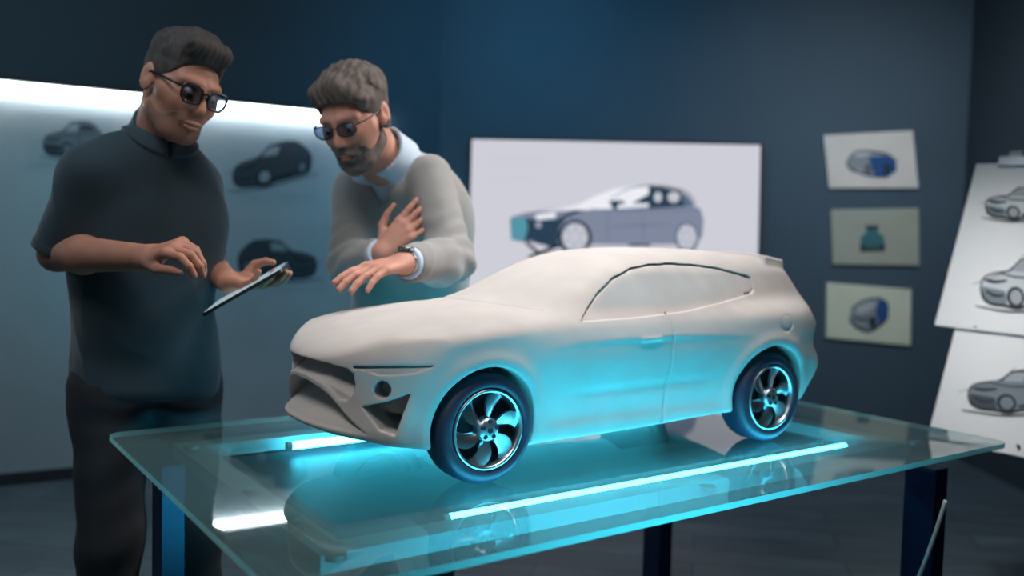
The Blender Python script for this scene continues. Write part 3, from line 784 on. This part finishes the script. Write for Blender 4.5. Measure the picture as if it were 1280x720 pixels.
# ---- the man leaning over the table
def man_leaning():
    F = nrm((-.22, -.97, 0)); S = np.array([-F[1], F[0], 0])
    pel = at(508, 480, 2.80); pel[2] = .93
    spine = [pel-(0, 0, .07), pel+(0, 0, .07), at(512, 372, 2.72), at(508, 300, 2.64), at(497, 240, 2.53), at(484, 196, 2.45)]
    aw = ([0, .15, .30, .50, .70, .86, 1], [.168, .170, .158, .172, .190, .160, .072])
    bw = ([0, .15, .30, .50, .70, .86, 1], [.118, .122, .120, .124, .122, .098, .062])
    T = Torso(spine, F, aw, bw)
    sh = {-1: at(446, 236, 2.56), 1: at(536, 222, 2.44)}
    el = {-1: at(436, 332, 2.46), 1: at(566, 326, 2.31)}
    wrp = {-1: at(478, 317, 2.33), 1: at(505, 329, 2.085)}
    hc = at(444, 148, 2.335); nb = at(484, 196, 2.45)
    R = frame((-.30, -.83, -.46), roll=.12)
    base = np.array([pel[0], pel[1], 0])
    me = empty('person', base, 0, 'grey-haired bearded man in a grey sweater holding one hand above the clay car', 'person')
    fr_ = nrm((.52, .02, .56)); fl = nrm((-.60, -.74, -.13))
    b1 = hand_parts(wrp[-1], fr_, (-.25, -.9, .2), (-.6, .1, .6), [(.10, .15, .1), (.10, .2, .15), (.15, .2, .2), (.2, .25, .2)], [(.6, .7, .0), (.85, .3, .1), (.95, .1, .1)], .10)
    b2 = hand_parts(wrp[1], fl, (-.10, -.28, .93), (-.7, .6, 0), [(.14, .20, .15), (.18, .25, .2), (.22, .28, .2), (.28, .3, .2)], [(.55, .75, -.25), (.80, .45, -.18), (.9, .3, -.10)], .07)
    kn = {-1: (pel-S*.095+F*.02)*(1, 1, 0)+(0, 0, .50), 1: (pel+S*.095+F*.02)*(1, 1, 0)+(0, 0, .50)}
    ft = {-1: (pel-S*.11)*(1, 1, 0), 1: (pel+S*.11)*(1, 1, 0)}
    hp = {-1: pel-S*.09-(0, 0, .03), 1: pel+S*.09-(0, 0, .03)}
    def body(P):
        d = lump(P, lambda q: head_sdf(q, hc, R), hc, .15)
        d = smin(d, cone(P, hc+np.array((0, -.030, -.055))@R, nb-(0, 0, .03), .057, .062), .03)
        d = smin(d, lump(P, lambda q: T.sdf(q, -.014), spine[3], .50), .03)
        for s in (-1, 1):
            m = (el[s]+wrp[s])/2
            d = smin(d, lump(P, lambda q: limb(q, [sh[s], el[s], el[s]+(wrp[s]-el[s])*.3, wrp[s]], [.048, .040, .041, .027], .02), m*.5+sh[s]*.5, .36), .025)
            d = smin(d, lump(P, lambda q: limb(q, [hp[s], kn[s], ft[s]+(0, 0, .08)], [.085, .052, .038]), (hp[s]+ft[s])/2, .58), .03)
        d = smin(d, lump(P, lambda q: hand_sdf(q, b1), wrp[-1]+fr_*.09, .15), .014)
        d = smin(d, lump(P, lambda q: hand_sdf(q, b2), wrp[1]+fl*.09, .15), .014)
        return d
    allp = [*spine, *sh.values(), *el.values(), *wrp.values(), hc+(0, 0, .1), *[f+(0, 0, .04) for f in ft.values()], wrp[-1]+fr_*.19, wrp[1]+fl*.19]
    lo, hi = bounds(allp, .13)
    sdf_part('body', body, lo, hi, .0036, M_skin2, me)
    def sweater(P):
        d = T.sdf(P, .016, cap0=.03, cap1=.95, round_=.035)
        for s in (-1, 1):
            e = el[s]+(wrp[s]-el[s])*.90; dr = nrm(wrp[s]-el[s])
            a = limb(P, [sh[s], el[s], el[s]+(wrp[s]-el[s])*.35, e], [.064, .056, .056, .040], .02)
            a = smax(a, np.where(ln(P-wrp[s]) < .14, (P-e)@dr, -1), .006)
            a = a+.0035*np.sin(((P-el[s])@nrm(el[s]-sh[s]))*120+2*np.sin(P[:, 0]*40))*np.exp(-(ln(P-el[s])/.12)**2)
            d = smin(d, a, .022)
        d = d+.0025*wr(P, .5, 2)-.0060*folds(P, (.3, -.1, -.9), 20, .5)
        q = P-nb; vs = np.abs(q@S); vz = q[:, 2]
        d = smax(d, -np.maximum(np.maximum(vs-.052-.45*(vz+.03), -(q@F)-.02), -vz-.13), .004)
        return smax(d, -cone(P, nb+(0, 0, -.02)+F*.012, nb+(0, 0, .2)+F*.05, .060, .08), .006)
    lo, hi = bounds([*spine, *sh.values(), *el.values(), *wrp.values()], .15)
    sw = sdf_part('sweater', sweater, lo, hi, .0058, M_sweat, me)
    def shirt(P):
        d = T.sdf(P, .005, cap0=.60, cap1=.97, round_=.02)
        up = nrm(hc+np.array((0, -.03, -.06))@R-nb)
        q = P-nb; h = q@up; c = q-h[:, None]*up; fr = (c@F)/np.maximum(ln(c), .01)
        rad = ln(c-F*.008)-(.068+.18*np.clip(.030-h, 0, .06))
        top = .044-.030*np.clip(fr, 0, 1)
        col = np.maximum(np.abs(rad)-.004, np.maximum(h-top, -.030-.03*np.clip(fr, 0, 1)-h))-.001
        d = smin(d, col, .004)
        return d
    sdf_part('shirt', shirt, lo, hi, .0045, M_shirt, me)
    for s in (-1, 1):
        dr = nrm(wrp[s]-el[s]); a0 = el[s]+(wrp[s]-el[s])*.86; a1 = el[s]+(wrp[s]-el[s])*.955
        sdf_part('shirt_cuff', lambda P: np.maximum(cone(P, a0, a1, .039, .0375), np.maximum((P-a1)@dr, -(P-a0)@dr))-.001, a1-.08, a1+.08, .0035, M_shirt, me)
    def trous(P):
        d = T.sdf(P, .004, cap0=-.02, cap1=.15, round_=.03)
        for s in (-1, 1): d = smin(d, limb(P, [hp[s], kn[s], ft[s]+(0, 0, .06)], [.100, .072, .062], .04), .045)
        return smax(d, .035-P[:, 2], .01)+.003*wr(P, .6, 4)
    lo, hi = bounds([pel+(0, 0, .12), *[f+(0, 0, .04) for f in ft.values()], *kn.values(), *hp.values()], .16)
    sdf_part('jeans', trous, lo, hi, .009, M_jean, me)
    def hair(P):
        q = local(P, hc, R); x, y, z = q.T; ax_ = np.abs(x)
        st = .0028*np.sin(x*300+y*70+3*np.sin(z*40))+.0015*np.sin(x*520-y*90+z*60)
        thick = .007+.013*np.clip((z-.03)/.06, 0, 1)
        d = ell(q, (0, -.018, .038), (.078, .097, .084))-thick+st*np.clip((z-.02)/.05, .2, 1)
        qf = cone(q, (-.020, .066, .100), (-.065, .055, .060), .024, .020)
        qf = smin(qf, cone(q, (-.010, .060, .106), (.055, .040, .088), .026, .024), .015)-.0022*np.sin(x*330+z*90)
        d = smin(d, qf, .02)
        hz = spl(y, [-.12, -.06, -.02, .02, .045, .07, .12], [-.055, -.050, -.002, -.010, .022, .058, .070])
        return smax(d, hz-z, .006)
    sdf_part('hair', hair, hc-.16, hc+.17, .0032, M_hair2, me)
    def beard(P):
        q = local(P, hc, R); x, y, z = q.T
        d = head_sdf(P, hc, R)-.0035
        d = smin(d, cone(q, (0, .072, -.104), (0, .078, -.108), .018), .02)
        edge = spl(y, [-.02, .02, .05, .08, .12], [-.005, -.045, -.064, -.046, -.040])
        d = smax(d, z-edge, .006); d = smax(d, -.012-y, .004); d = smax(d, -z-.135, .003)
        d = smax(d, -ell(q, (0, .10, -.066), (.022, .022, .0075)), .003)
        return d
    sdf_part('beard', beard, hc-.16, hc+.17, .003, M_beard, me)
    eyes(me, base, hc, R)
    glasses(me, base, hc, R, .0265, .0165, .0018, M_gfr, M_lens)
    shoes(me, base, list(ft.values()), F, M_shoe)
    # wrist watch with a metal band
    dr = nrm(wrp[1]-el[1]); a = wrp[1]-dr*.006; up = nrm(np.array((0, -.1, 1))-dr*np.dot((0, -.1, 1), dr)); si = np.cross(dr, up)
    g = MB()
    for k in range(22):
        t = 2*math.pi*k/22; ra = .0325; rb = .0295
        p = a+si*ra*math.cos(t)+up*rb*math.sin(t)-base; o = nrm(si*math.cos(t)*rb+up*math.sin(t)*ra); tg = np.cross(dr, o)
        Mx = Matrix(((tg[0], dr[0], o[0], p[0]), (tg[1], dr[1], o[1], p[1]), (tg[2], dr[2], o[2], p[2]), (0, 0, 0, 1)))
        g.box((-.0042, -.009, -.0015), (.0042, .009, .0018), Mx)
    wt = g.build('wrist_watch', M_watch, me)
    Mx = Matrix(((si[0], dr[0], up[0], 0), (si[1], dr[1], up[1], 0), (si[2], dr[2], up[2], 0), (0, 0, 0, 1))); Mx.translation = Vector(a+up*.0295-base)
    MB().lathe([(.0005, 0), (.020, 0), (.020, .007), (.017, .0095), (.0005, .0095)], 32, Mx @ Matrix.Rotation(math.pi/2, 4, 'X')).build('watch_case', M_watch, wt)
man_leaning()
for o in list(bpy.data.objects):
    if '_b' in o: del o['_b']
# ---------------------------------------------------------------- screen, prints and sketch sheets
class Plane:
    def __init__(s, p, n): s.p = np.asarray(p, float); s.n = nrm(n)          # n looks towards the viewer
    def at(s, q, lift=0): return on(q[0], q[1], s.p+s.n*lift, s.n)
def slab(name, pl, quad, thick, m, parent, lift=0):
    """flat board with its own thickness; quad in photo order, front face lifted off the plane"""
    F = [pl.at(q, lift+thick) for q in quad]; B = [f-pl.n*thick for f in F]; n = len(F)
    base = np.array(parent.location) if parent else np.zeros(3)
    return MB().add([p-base for p in F+B], [tuple(range(n)), tuple(range(n, 2*n))[::-1]]+[(i, n+i, n+(i+1) % n, (i+1) % n) for i in range(n)]).build(name, m, parent)
def drawing(name, pl, items, mats, parent, lift):
    base = np.array(parent.location); g = MB(); k = 0
    for it in items:
        k += 1; h = lift+.0004+.00012*k
        if it[0] == 'f':
            P = [pl.at(q, h)-base for q in it[1]]; g.add(P, [tuple(range(len(P)))], it[2])
        else:
            pts = [pl.at(q, h)-base for q in it[1]]
            if len(pts) > 2: pts = smooth_path(pts, 5)
            mid = it[1][0]; w = it[2]*np.linalg.norm(pl.at((mid[0], mid[1]+1), 0)-pl.at(mid, 0))*.5
            V = []
            for i in range(len(pts)):
                t = nrm(pts[min(i+1, len(pts)-1)]-pts[max(i-1, 0)]); b = np.cross(pl.n, t)
                ww = w*(.55+.45*math.sin(math.pi*i/(len(pts)-1)))
                V += [pts[i]+b*ww, pts[i]-b*ww]
            g.add(V, [(2*i, 2*i+1, 2*i+3, 2*i+2) for i in range(len(pts)-1)], it[3])
    return mesh_obj(name, g.v, g.f, mats, parent, False, g.m)
def circ(cx, cy, rx, ry, n=20, a0=0, a1=360):
    return [(cx+rx*math.cos(math.radians(a0+(a1-a0)*i/n)), cy+ry*math.sin(math.radians(a0+(a1-a0)*i/n))) for i in range(n+1)]
back = Plane((0, c1[1], 0), (0, -1, 0))
left = Plane((WL[0], WL[1], 0), (wd[1], -wd[0], 0))
# ---- wall screen with the rendered car
sq = [(590, 174), (950.5, 181.5), (946, 383), (584, 383)]
ctr = back.at((770, 280), .07)
t = empty('wall_screen', tuple(ctr), 0, 'large bright wall screen showing a blue-grey car in side view', 'screen')
slab('bezel', back, [(587.5, 171.5), (953, 179), (948.5, 386), (581.5, 386)], .045, mat('screen_bezel', srgb(16, 20, 24), .4), t, .02)
def em(r, g, b, k=1.0): return emis('screen_tone', [c for c in srgb(r, g, b)[:3]], k)
slab('screen_panel', back, sq, .003, em(206, 206, 216), t, .066)
Z = lambda pts: [(560+x/3.048, 150+y/3.048) for x, y in pts]
E_ = [em(128, 136, 158), em(44, 66, 84), em(84, 150, 168), em(236, 238, 244), em(92, 112, 134), em(196, 198, 208), em(158, 164, 184), em(24, 40, 54)]
items = [
 ('f', Z([(245,368),(300,352),(400,338),(500,322),(560,316),(622,318),(700,308),(765,300),(880,305),(930,325),(962,338),(974,380),(970,440),(955,462),(870,474),(700,474),(560,474),(440,492),(330,470),(245,458)]), 0),
 ('f', Z([(500,322),(560,290),(640,262),(730,248),(770,252),(765,330),(640,338),(540,342),(430,345),(340,352)]), 3),
 ('f', Z([(765,252),(820,256),(880,268),(915,288),(938,325),(860,332),(765,338)]), 1),
 ('f', Z(circ(800, 294, 15, 20)), 5), ('f', Z(circ(860, 294, 23, 21)), 5),
 ('f', Z([(880,270),(915,288),(940,324),(905,330),(893,300)]), 4),
 ('f', Z([(238,372),(300,372),(345,384),(410,380),(482,342),(520,346),(450,372),(424,410),(415,492),(350,472),(318,458),(290,462),(240,456)]), 1),
 ('f', Z([(243,370),(296,372),(304,410),(292,458),(240,456)]), 2),
 ('f', Z([(330,362),(412,352),(408,372),(340,380)]), 3),
 ('f', Z(circ(345, 400, 12, 12)), 6),
 ('f', Z(circ(484, 448, 64, 68)), 7), ('f', Z(circ(484, 446, 50, 54)), 5),
 ('f', Z(circ(910, 448, 47, 60)), 4), ('f', Z(circ(910, 446, 37, 48)), 5),
 ('s', Z([(612,352),(606,400),(612,462)]), 1.2, 4), ('s', Z([(738,350),(745,400),(738,462)]), 1.0, 4),
 ('s', Z([(610,410),(700,402),(850,398)]), 1.6, 4),
 ('s', Z([(545,340),(650,346),(780,344),(950,342)]), 1.4, 4),
 ('f', Z([(612,308),(660,306),(682,318),(650,322),(642,342),(628,338)]), 1),
 ('f', Z([(700,318),(765,282),(765,318)]), 1),
 ('s', Z([(620,300),(690,262),(770,250),(860,258),(920,282),(945,325)]), 1.5, 1),
 ('s', Z([(295,465),(325,490),(350,506)]), 4, 7), ('s', Z([(305,522),(360,504),(425,474)]), 5, 7),
 ('f', Z([(685,472),(772,472),(766,484),(740,478),(722,486),(692,482)]), 1),
 ('s', Z([(440,500),(600,482),(860,484)]), 1.6, 6),
]
for a in range(6):
    for cx, cy, rx, ry in ((484, 446, 50, 54), (910, 446, 37, 48)):
        q = math.radians(60*a+20); items.append(('s', Z([(cx+rx*.3*math.cos(q), cy+ry*.3*math.sin(q)), (cx+rx*.95*math.cos(q+.35), cy+ry*.95*math.sin(q+.35))]), 3.0, 6))
for y, x1 in ((124, 178), (148, 362), (170, 355), (216, 352), (228, 330)):
    items.append(('s', Z([(150, y), (x1, y+1)]), 2.2 if y == 148 else 1.2, 5))
drawing('car_picture', back, items, E_, t, .069)
# ---- three car prints on the end wall
M_ink = [mat('ink_grey', srgb(104, 110, 120), .8), mat('ink_dark', srgb(44, 56, 66), .8), mat('ink_blue', srgb(40, 84, 140), .8), mat('ink_teal', srgb(62, 118, 120), .8), mat('ink_light', srgb(196, 198, 194), .8), mat('ink_soft', srgb(150, 154, 156), .8)]
Y8 = lambda pts: [(1000+x/2.4, 150+y/2.4) for x, y in pts]
def print_(quad, col, items, label):
    c = back.at((sum(q[0] for q in quad)/4, sum(q[1] for q in quad)/4), .02)
    t = empty('car_print', tuple(c), 0, label, 'picture', 'car prints on the end wall')
    slab('board', back, quad, .018, mat('print_board', col, .6, noise=.08, nscale=6), t, .001)
    drawing('car_drawing', back, items, M_ink, t, .019)
print_([(1030,169),(1141,163),(1148,235),(1037,235)], srgb(236, 226, 212),
 [('f', Y8([(140,122),(165,98),(215,95),(262,104),(288,122),(290,152),(262,172),(215,170),(180,150),(150,148)]), 5), ('f', Y8([(205,112),(262,106),(288,122),(290,152),(262,172),(225,170),(215,140)]), 2),
  ('f', Y8([(150,100),(200,92),(215,104),(180,112)]), 4), ('s', Y8([(140,124),(150,146),(180,158),(215,168),(262,172)]), 3, 1), ('s', Y8([(142,120),(170,95),(215,94),(265,104),(290,125)]), 2, 1), ('f', Y8(circ(205, 148, 13, 17)), 0), ('f', Y8(circ(262, 148, 12, 18)), 1)],
 'topmost of three car prints on the end wall, tilted, blue and grey car')
print_([(1039,262),(1148,260),(1149,332),(1041,330)], srgb(178, 178, 160),
 [('f', Y8([(182,350),(198,338),(200,318),(232,318),(236,338),(252,350),(256,386),(180,388)]), 3), ('f', Y8([(196,316),(236,316),(234,328),(198,328)]), 1), ('f', Y8([(180,374),(256,373),(254,394),(182,396)]), 1), ('f', Y8([(192,376),(244,376),(240,384),(196,384)]), 3)],
 'middle one of three car prints on the end wall, small teal car')
print_([(1034,353),(1139,362),(1138,432),(1033,422)], srgb(236, 234, 206),
 [('f', Y8([(148,585),(160,560),(195,540),(245,532),(266,552),(266,590),(240,618),(205,638),(165,626),(148,605)]), 5), ('f', Y8([(236,540),(258,540),(268,562),(262,596),(238,612),(226,580)]), 2), ('f', Y8([(170,560),(205,545),(232,550),(205,575),(170,582)]), 4),
  ('s', Y8([(148,600),(170,622),(205,634),(240,616),(264,592)]), 4, 1), ('f', Y8(circ(218, 606, 12, 18)), 1), ('s', Y8([(158,590),(190,600),(205,590)]), 3, 1), ('s', Y8([(150,570),(190,542),(245,532)]), 2, 1)],
 'lowest of three car prints on the end wall, cream-coloured board')
# ---- sketches on the pin board
M_pap = mat('tracing_paper', srgb(186, 194, 198), .7); M_pap2 = mat('sketch_paper', srgb(206, 212, 216), .7)
M_pen = [mat('pencil_mid', srgb(118, 130, 138), .8), mat('pencil_dark', srgb(66, 76, 84), .8), mat('pencil_soft', srgb(160, 168, 174), .8), mat('pencil_black', srgb(44, 50, 56), .8), mat('paper_light', srgb(200, 206, 210), .8)]
def sketch(x0, y0, x1, y1, flip=False, shade=0, w=1.0, skew=0.):
    """three-quarter view of a car drawn inside a box of the photo"""
    def T(pts): return [((x1-(x1-x0)*x) if flip else x0+(x1-x0)*x, y0+(y1-y0)*y+skew*(x-.5)) for x, y in pts]
    body = [(0,.62),(.02,.47),(.09,.37),(.22,.31),(.34,.26),(.40,.15),(.47,.05),(.62,.0),(.80,.03),(.90,.16),(.97,.30),(1,.42),(.99,.66),(.95,.80),(.80,.84),(.55,.90),(.42,.97),(.28,.94),(.12,.92),(.03,.82)]
    I = [('f', T(body), shade)]
    I.append(('f', T([(.02,.60),(.28,.66),(.30,.92),(.12,.92),(.03,.80)]), 1 if shade != 4 else 0))
    I.append(('f', T([(.37,.28),(.43,.13),(.50,.07),(.60,.08),(.57,.27)]), 2))
    I.append(('f', T([(.60,.27),(.63,.08),(.80,.10),(.88,.22),(.86,.27)]), 1))
    I.append(('s', T(body[:12]+[(1,.42)]), 1.3*w, 1)); I.append(('s', T(body[11:]+[(0,.62)]), 2.2*w, 3))
    I.append(('f', T(circ(.40, .76, .105, .20)), 3)); I.append(('f', T(circ(.405, .76, .07, .14)), 2 if shade != 0 else 0)); I.append(('f', T(circ(.88, .66, .07, .17)), 3)); I.append(('f', T(circ(.885, .66, .045, .12)), 0))
    I.append(('s', T([(.04,.46),(.15,.50),(.30,.46)]), 2.2*w, 3)); I.append(('s', T([(.22,.32),(.40,.38),(.70,.36),(.97,.34)]), 1.2*w, 1)); I.append(('s', T([(.52,.82),(.66,.78),(.80,.74)]), 2.4*w, 3)); I.append(('s', T([(.06,.68),(.16,.76),(.27,.74)]), 1.8*w, 3)); I.append(('s', T([(.60,.30),(.61,.60),(.60,.80)]), .9*w, 1))
    I.append(('s', T([(-.06,.98),(.35,1.04),(.75,.94),(1.08,.86)]), 1.2*w, 1)); I.append(('s', T([(-.10,.58),(.3,.28),(.5,-.06)]), .6*w, 0))
    return I
def sheet(quad, box, label, thick=.0012, **kw):
    c = left.at((sum(q[0] for q in quad)/4, sum(q[1] for q in quad)/4), .024)
    t = empty('pinned_sketch', tuple(c), 0, label, 'sketch', 'car sketches on the pale board')
    slab('sheet', left, quad, thick, M_pap, t, .0235)
    drawing('car_sketch', left, sketch(*box, **kw), M_pen, t, .0235+thick)
sheet([(32,138),(142,146),(142,206),(32,204)], (54,152,128,197), 'pinned car sketch behind the shoulder of the man with the tablet', shade=0, w=1.2)
sheet([(280,166),(398,174),(398,246),(280,242)], (291,180,389,232), 'dark pinned car sketch between the two men, upper of two', shade=1, w=1.6, skew=-14, flip=False)
sheet([(287,278),(410,284),(410,366),(287,364)], (298,300,396,350), 'dark pinned car sketch between the two men, lower of two', shade=1, w=1.6, flip=True)
# ---- sketch boards on the easel at the right
ez = Plane((1.697, 3.322, 1.582), (-.661, -.636, .397))
pTL = ez.at((1222, 207)); pBL = ez.at((1170, 408)); eu = nrm((.683, -.73, -.032)); ev = nrm(pBL-pTL); en = ez.n
def e_slab(name, o, w, h, th, m, parent, lift):
    base = np.array(parent.location)
    F = [o+en*(lift+th), o+eu*w+en*(lift+th), o+eu*w+ev*h+en*(lift+th), o+ev*h+en*(lift+th)]; B = [f-en*th for f in F]
    return MB().add([p-base for p in F+B], [(0, 1, 2, 3), (7, 6, 5, 4)]+[(i, 4+i, 4+(i+1) % 4, (i+1) % 4) for i in range(4)]).build(name, m, parent)
p2 = ez.at((1160, 547)); o2 = p2-ev*.60
M_sheet = mat('sketch_board_white', srgb(226, 228, 230), .6, noise=.05, nscale=4)
t = empty('sketch_board', tuple(pTL+eu*.4+ev*.3), 0, 'white sheet with two pencil car sketches held by a clip at the right', 'sketch')
e_slab('sheet', pTL, .82, float(np.linalg.norm(pBL-pTL)), .004, M_sheet, t, .010)
drawing('car_sketch', ez, sketch(1232, 234, 1318, 276, shade=4, w=1.6, skew=6), M_pen, t, .0145)
drawing('car_sketch', ez, sketch(1226, 322, 1335, 388, shade=4, w=1.9, skew=8), M_pen, t, .0145)
t = empty('sketch_board', tuple(o2+eu*.4+ev*.3), 0, 'white sheet with a low car sketch, behind the right corner of the glass table', 'sketch')
e_slab('sheet', o2, .84, .60, .004, M_sheet, t, .0)
drawing('car_sketch', ez, sketch(1210, 462, 1330, 518, shade=0, w=1.8, skew=8), M_pen, t, .0045)
# clip and push pins
cl = empty('bulldog_clip', tuple(ez.at((1270, 207), .02)), 0, 'grey metal clip at the top of the white sheet at the right', 'clip')
o = ez.at((1252, 200)); e_slab('clip_jaw', o, .10, .034, .012, mat('clip_metal', srgb(120, 130, 140), .35, metal=.7), cl, .0145)
e_slab('clip_lever', o+eu*.03-ev*.022, .04, .03, .003, mat('clip_metal_dark', srgb(90, 98, 106), .35, metal=.7), cl, .021)
for q, nm, lf in (((1220, 410), 'black push pin at the lower edge of the upper white sheet', .0045), ((1273, 558), 'black push pin near the lower edge of the lower white sheet', .0045)):
    p = ez.at(q, lf); tag(MB().tube([p, p+en*.010], [.005, .004], 14).build('push_pin', mat('pin_black', srgb(24, 24, 26), .4)), nm, 'pin')
# easel that carries the sheets
M_ea = mat('easel_wood_dark', srgb(38, 34, 32), .6, noise=.2, nscale=8, stretch=(6, 6, 1))
q0 = pTL+eu*.12; base = np.array([float(q0[0]+.1), float(q0[1]), 0.]); ea = empty('easel', tuple(base), 0, 'dark easel carrying the white sketch sheets at the right edge', 'easel')
def bar(a, b, w, name, m=M_ea):
    a = np.array(a)-base; b = np.array(b)-base; d = nrm(b-a); s = nrm(np.cross(d, en)); n2 = np.cross(s, d)
    V = [p+s*x*w/2+n2*y*w/2 for p in (a, b) for x, y in ((-1, -1), (1, -1), (1, 1), (-1, 1))]
    MB().add(V, [(0, 1, 2, 3), (7, 6, 5, 4)]+[(i, 4+i, 4+(i+1) % 4, (i+1) % 4) for i in range(4)]).build(name, m, ea)
e_slab('backing_board', pTL+eu*.30+ev*.03, .50, 1.0, .012, M_ea, ea, -.020)
for k in (.62, .84):
    a = pTL+eu*k-en*.036; L = (a[2]-.02)/-ev[2]; bar(a, a+ev*L, .03, 'leg')
a = pTL+eu*.72-en*.06; bar(a+(0, 0, -.1), np.array((a[0]+.32, a[1]+.32, .02)), .03, 'leg')
bar(pTL+eu*.56+ev*1.16-en*.03, pTL+eu*.88+ev*1.16-en*.03, .03, 'ledge')
# ---------------------------------------------------------------- lights
def area(name, loc, target, size, power, col=(1, 1, 1), spread=180, sy=None):
    l = bpy.data.lights.new(name, 'AREA'); l.energy = power; l.color = col; l.size = size; l.spread = math.radians(spread)
    if sy: l.shape = 'RECTANGLE'; l.size_y = sy
    o = bpy.data.objects.new(name, l); COL.objects.link(o); o.location = loc
    o.rotation_euler = (Vector(target)-Vector(loc)).to_track_quat('-Z', 'Y').to_euler(); return o
area('soft_ceiling_light', (.40, 1.75, 2.9), (.20, 2.10, .8), .9, 8.2, (1, .97, .955), 70)
area('side_soft_light', (1.45, 3.0, 2.75), (-.25, 2.45, 1.3), .5, 4.2, (1, .94, .90), 45)
area('low_cyan_light', (.45, 1.20, .26), (.08, 1.92, .92), .70, 9.5, (.045, .62, .88), 80, .14)
area('blue_wall_wash', (.1, 4.3, 2.9), (.3, 5.5, 1.9), .8, 12, (.16, .58, 1), 150)
area('end_wall_light', (2.0, 3.9, 2.9), (2.1, 5.5, 1.2), .8, 14, (.82, .90, 1), 110)
area('sketch_fill_light', (.7, 2.5, 2.85), (1.65, 3.0, .95), .3, 1.7, (1, .98, .96), 35)  # unseen lamp added to brighten the white easel sheets
area('front_fill_light', (-.75, .75, 2.75), (-.4, 1.9, 1.1), .6, 2.8, (1, .94, .90), 70)  # extra fill, no known source, lifts the car's nose and the tablet man
area('wall_fill_light', (-1.6, 1.9, 2.9), (-1.9, 4.2, 1.5), 1.6, 19, (.62, .86, 1), 150)  # added fill out of view that lifts the dark walls
w = bpy.data.worlds.new('world'); bpy.context.scene.world = w; w.use_nodes = True
w.node_tree.nodes['Background'].inputs[0].default_value = (.30, .55, .72, 1); w.node_tree.nodes['Background'].inputs[1].default_value = .12
# ---------------------------------------------------------------- camera
cd = bpy.data.cameras.new('camera'); cam = bpy.data.objects.new('camera', cd); COL.objects.link(cam)
cam.location = (0, 0, CAMH); cd.sensor_width = 36; cd.lens = FPX/1280*36; cd.clip_start = .05
fwd = Vector((0, math.cos(PITCH), math.sin(PITCH))); up0 = Vector((0, -math.sin(PITCH), math.cos(PITCH))); rt0 = Vector((1, 0, 0))
rt = rt0*math.cos(ROLL)+up0*math.sin(ROLL); up = -rt0*math.sin(ROLL)+up0*math.cos(ROLL)
cam.matrix_world = Matrix(((rt.x, up.x, -fwd.x, 0), (rt.y, up.y, -fwd.y, 0), (rt.z, up.z, -fwd.z, CAMH), (0, 0, 0, 1)))
cd.dof.use_dof = True; cd.dof.focus_distance = 1.75; cd.dof.aperture_fstop = 1.7
sc = bpy.context.scene; sc.camera = cam
sc.view_settings.view_transform = 'Standard'; sc.view_settings.look = 'None'; sc.view_settings.gamma = 1; sc.view_settings.use_curve_mapping = False
sc.view_settings.exposure = 0
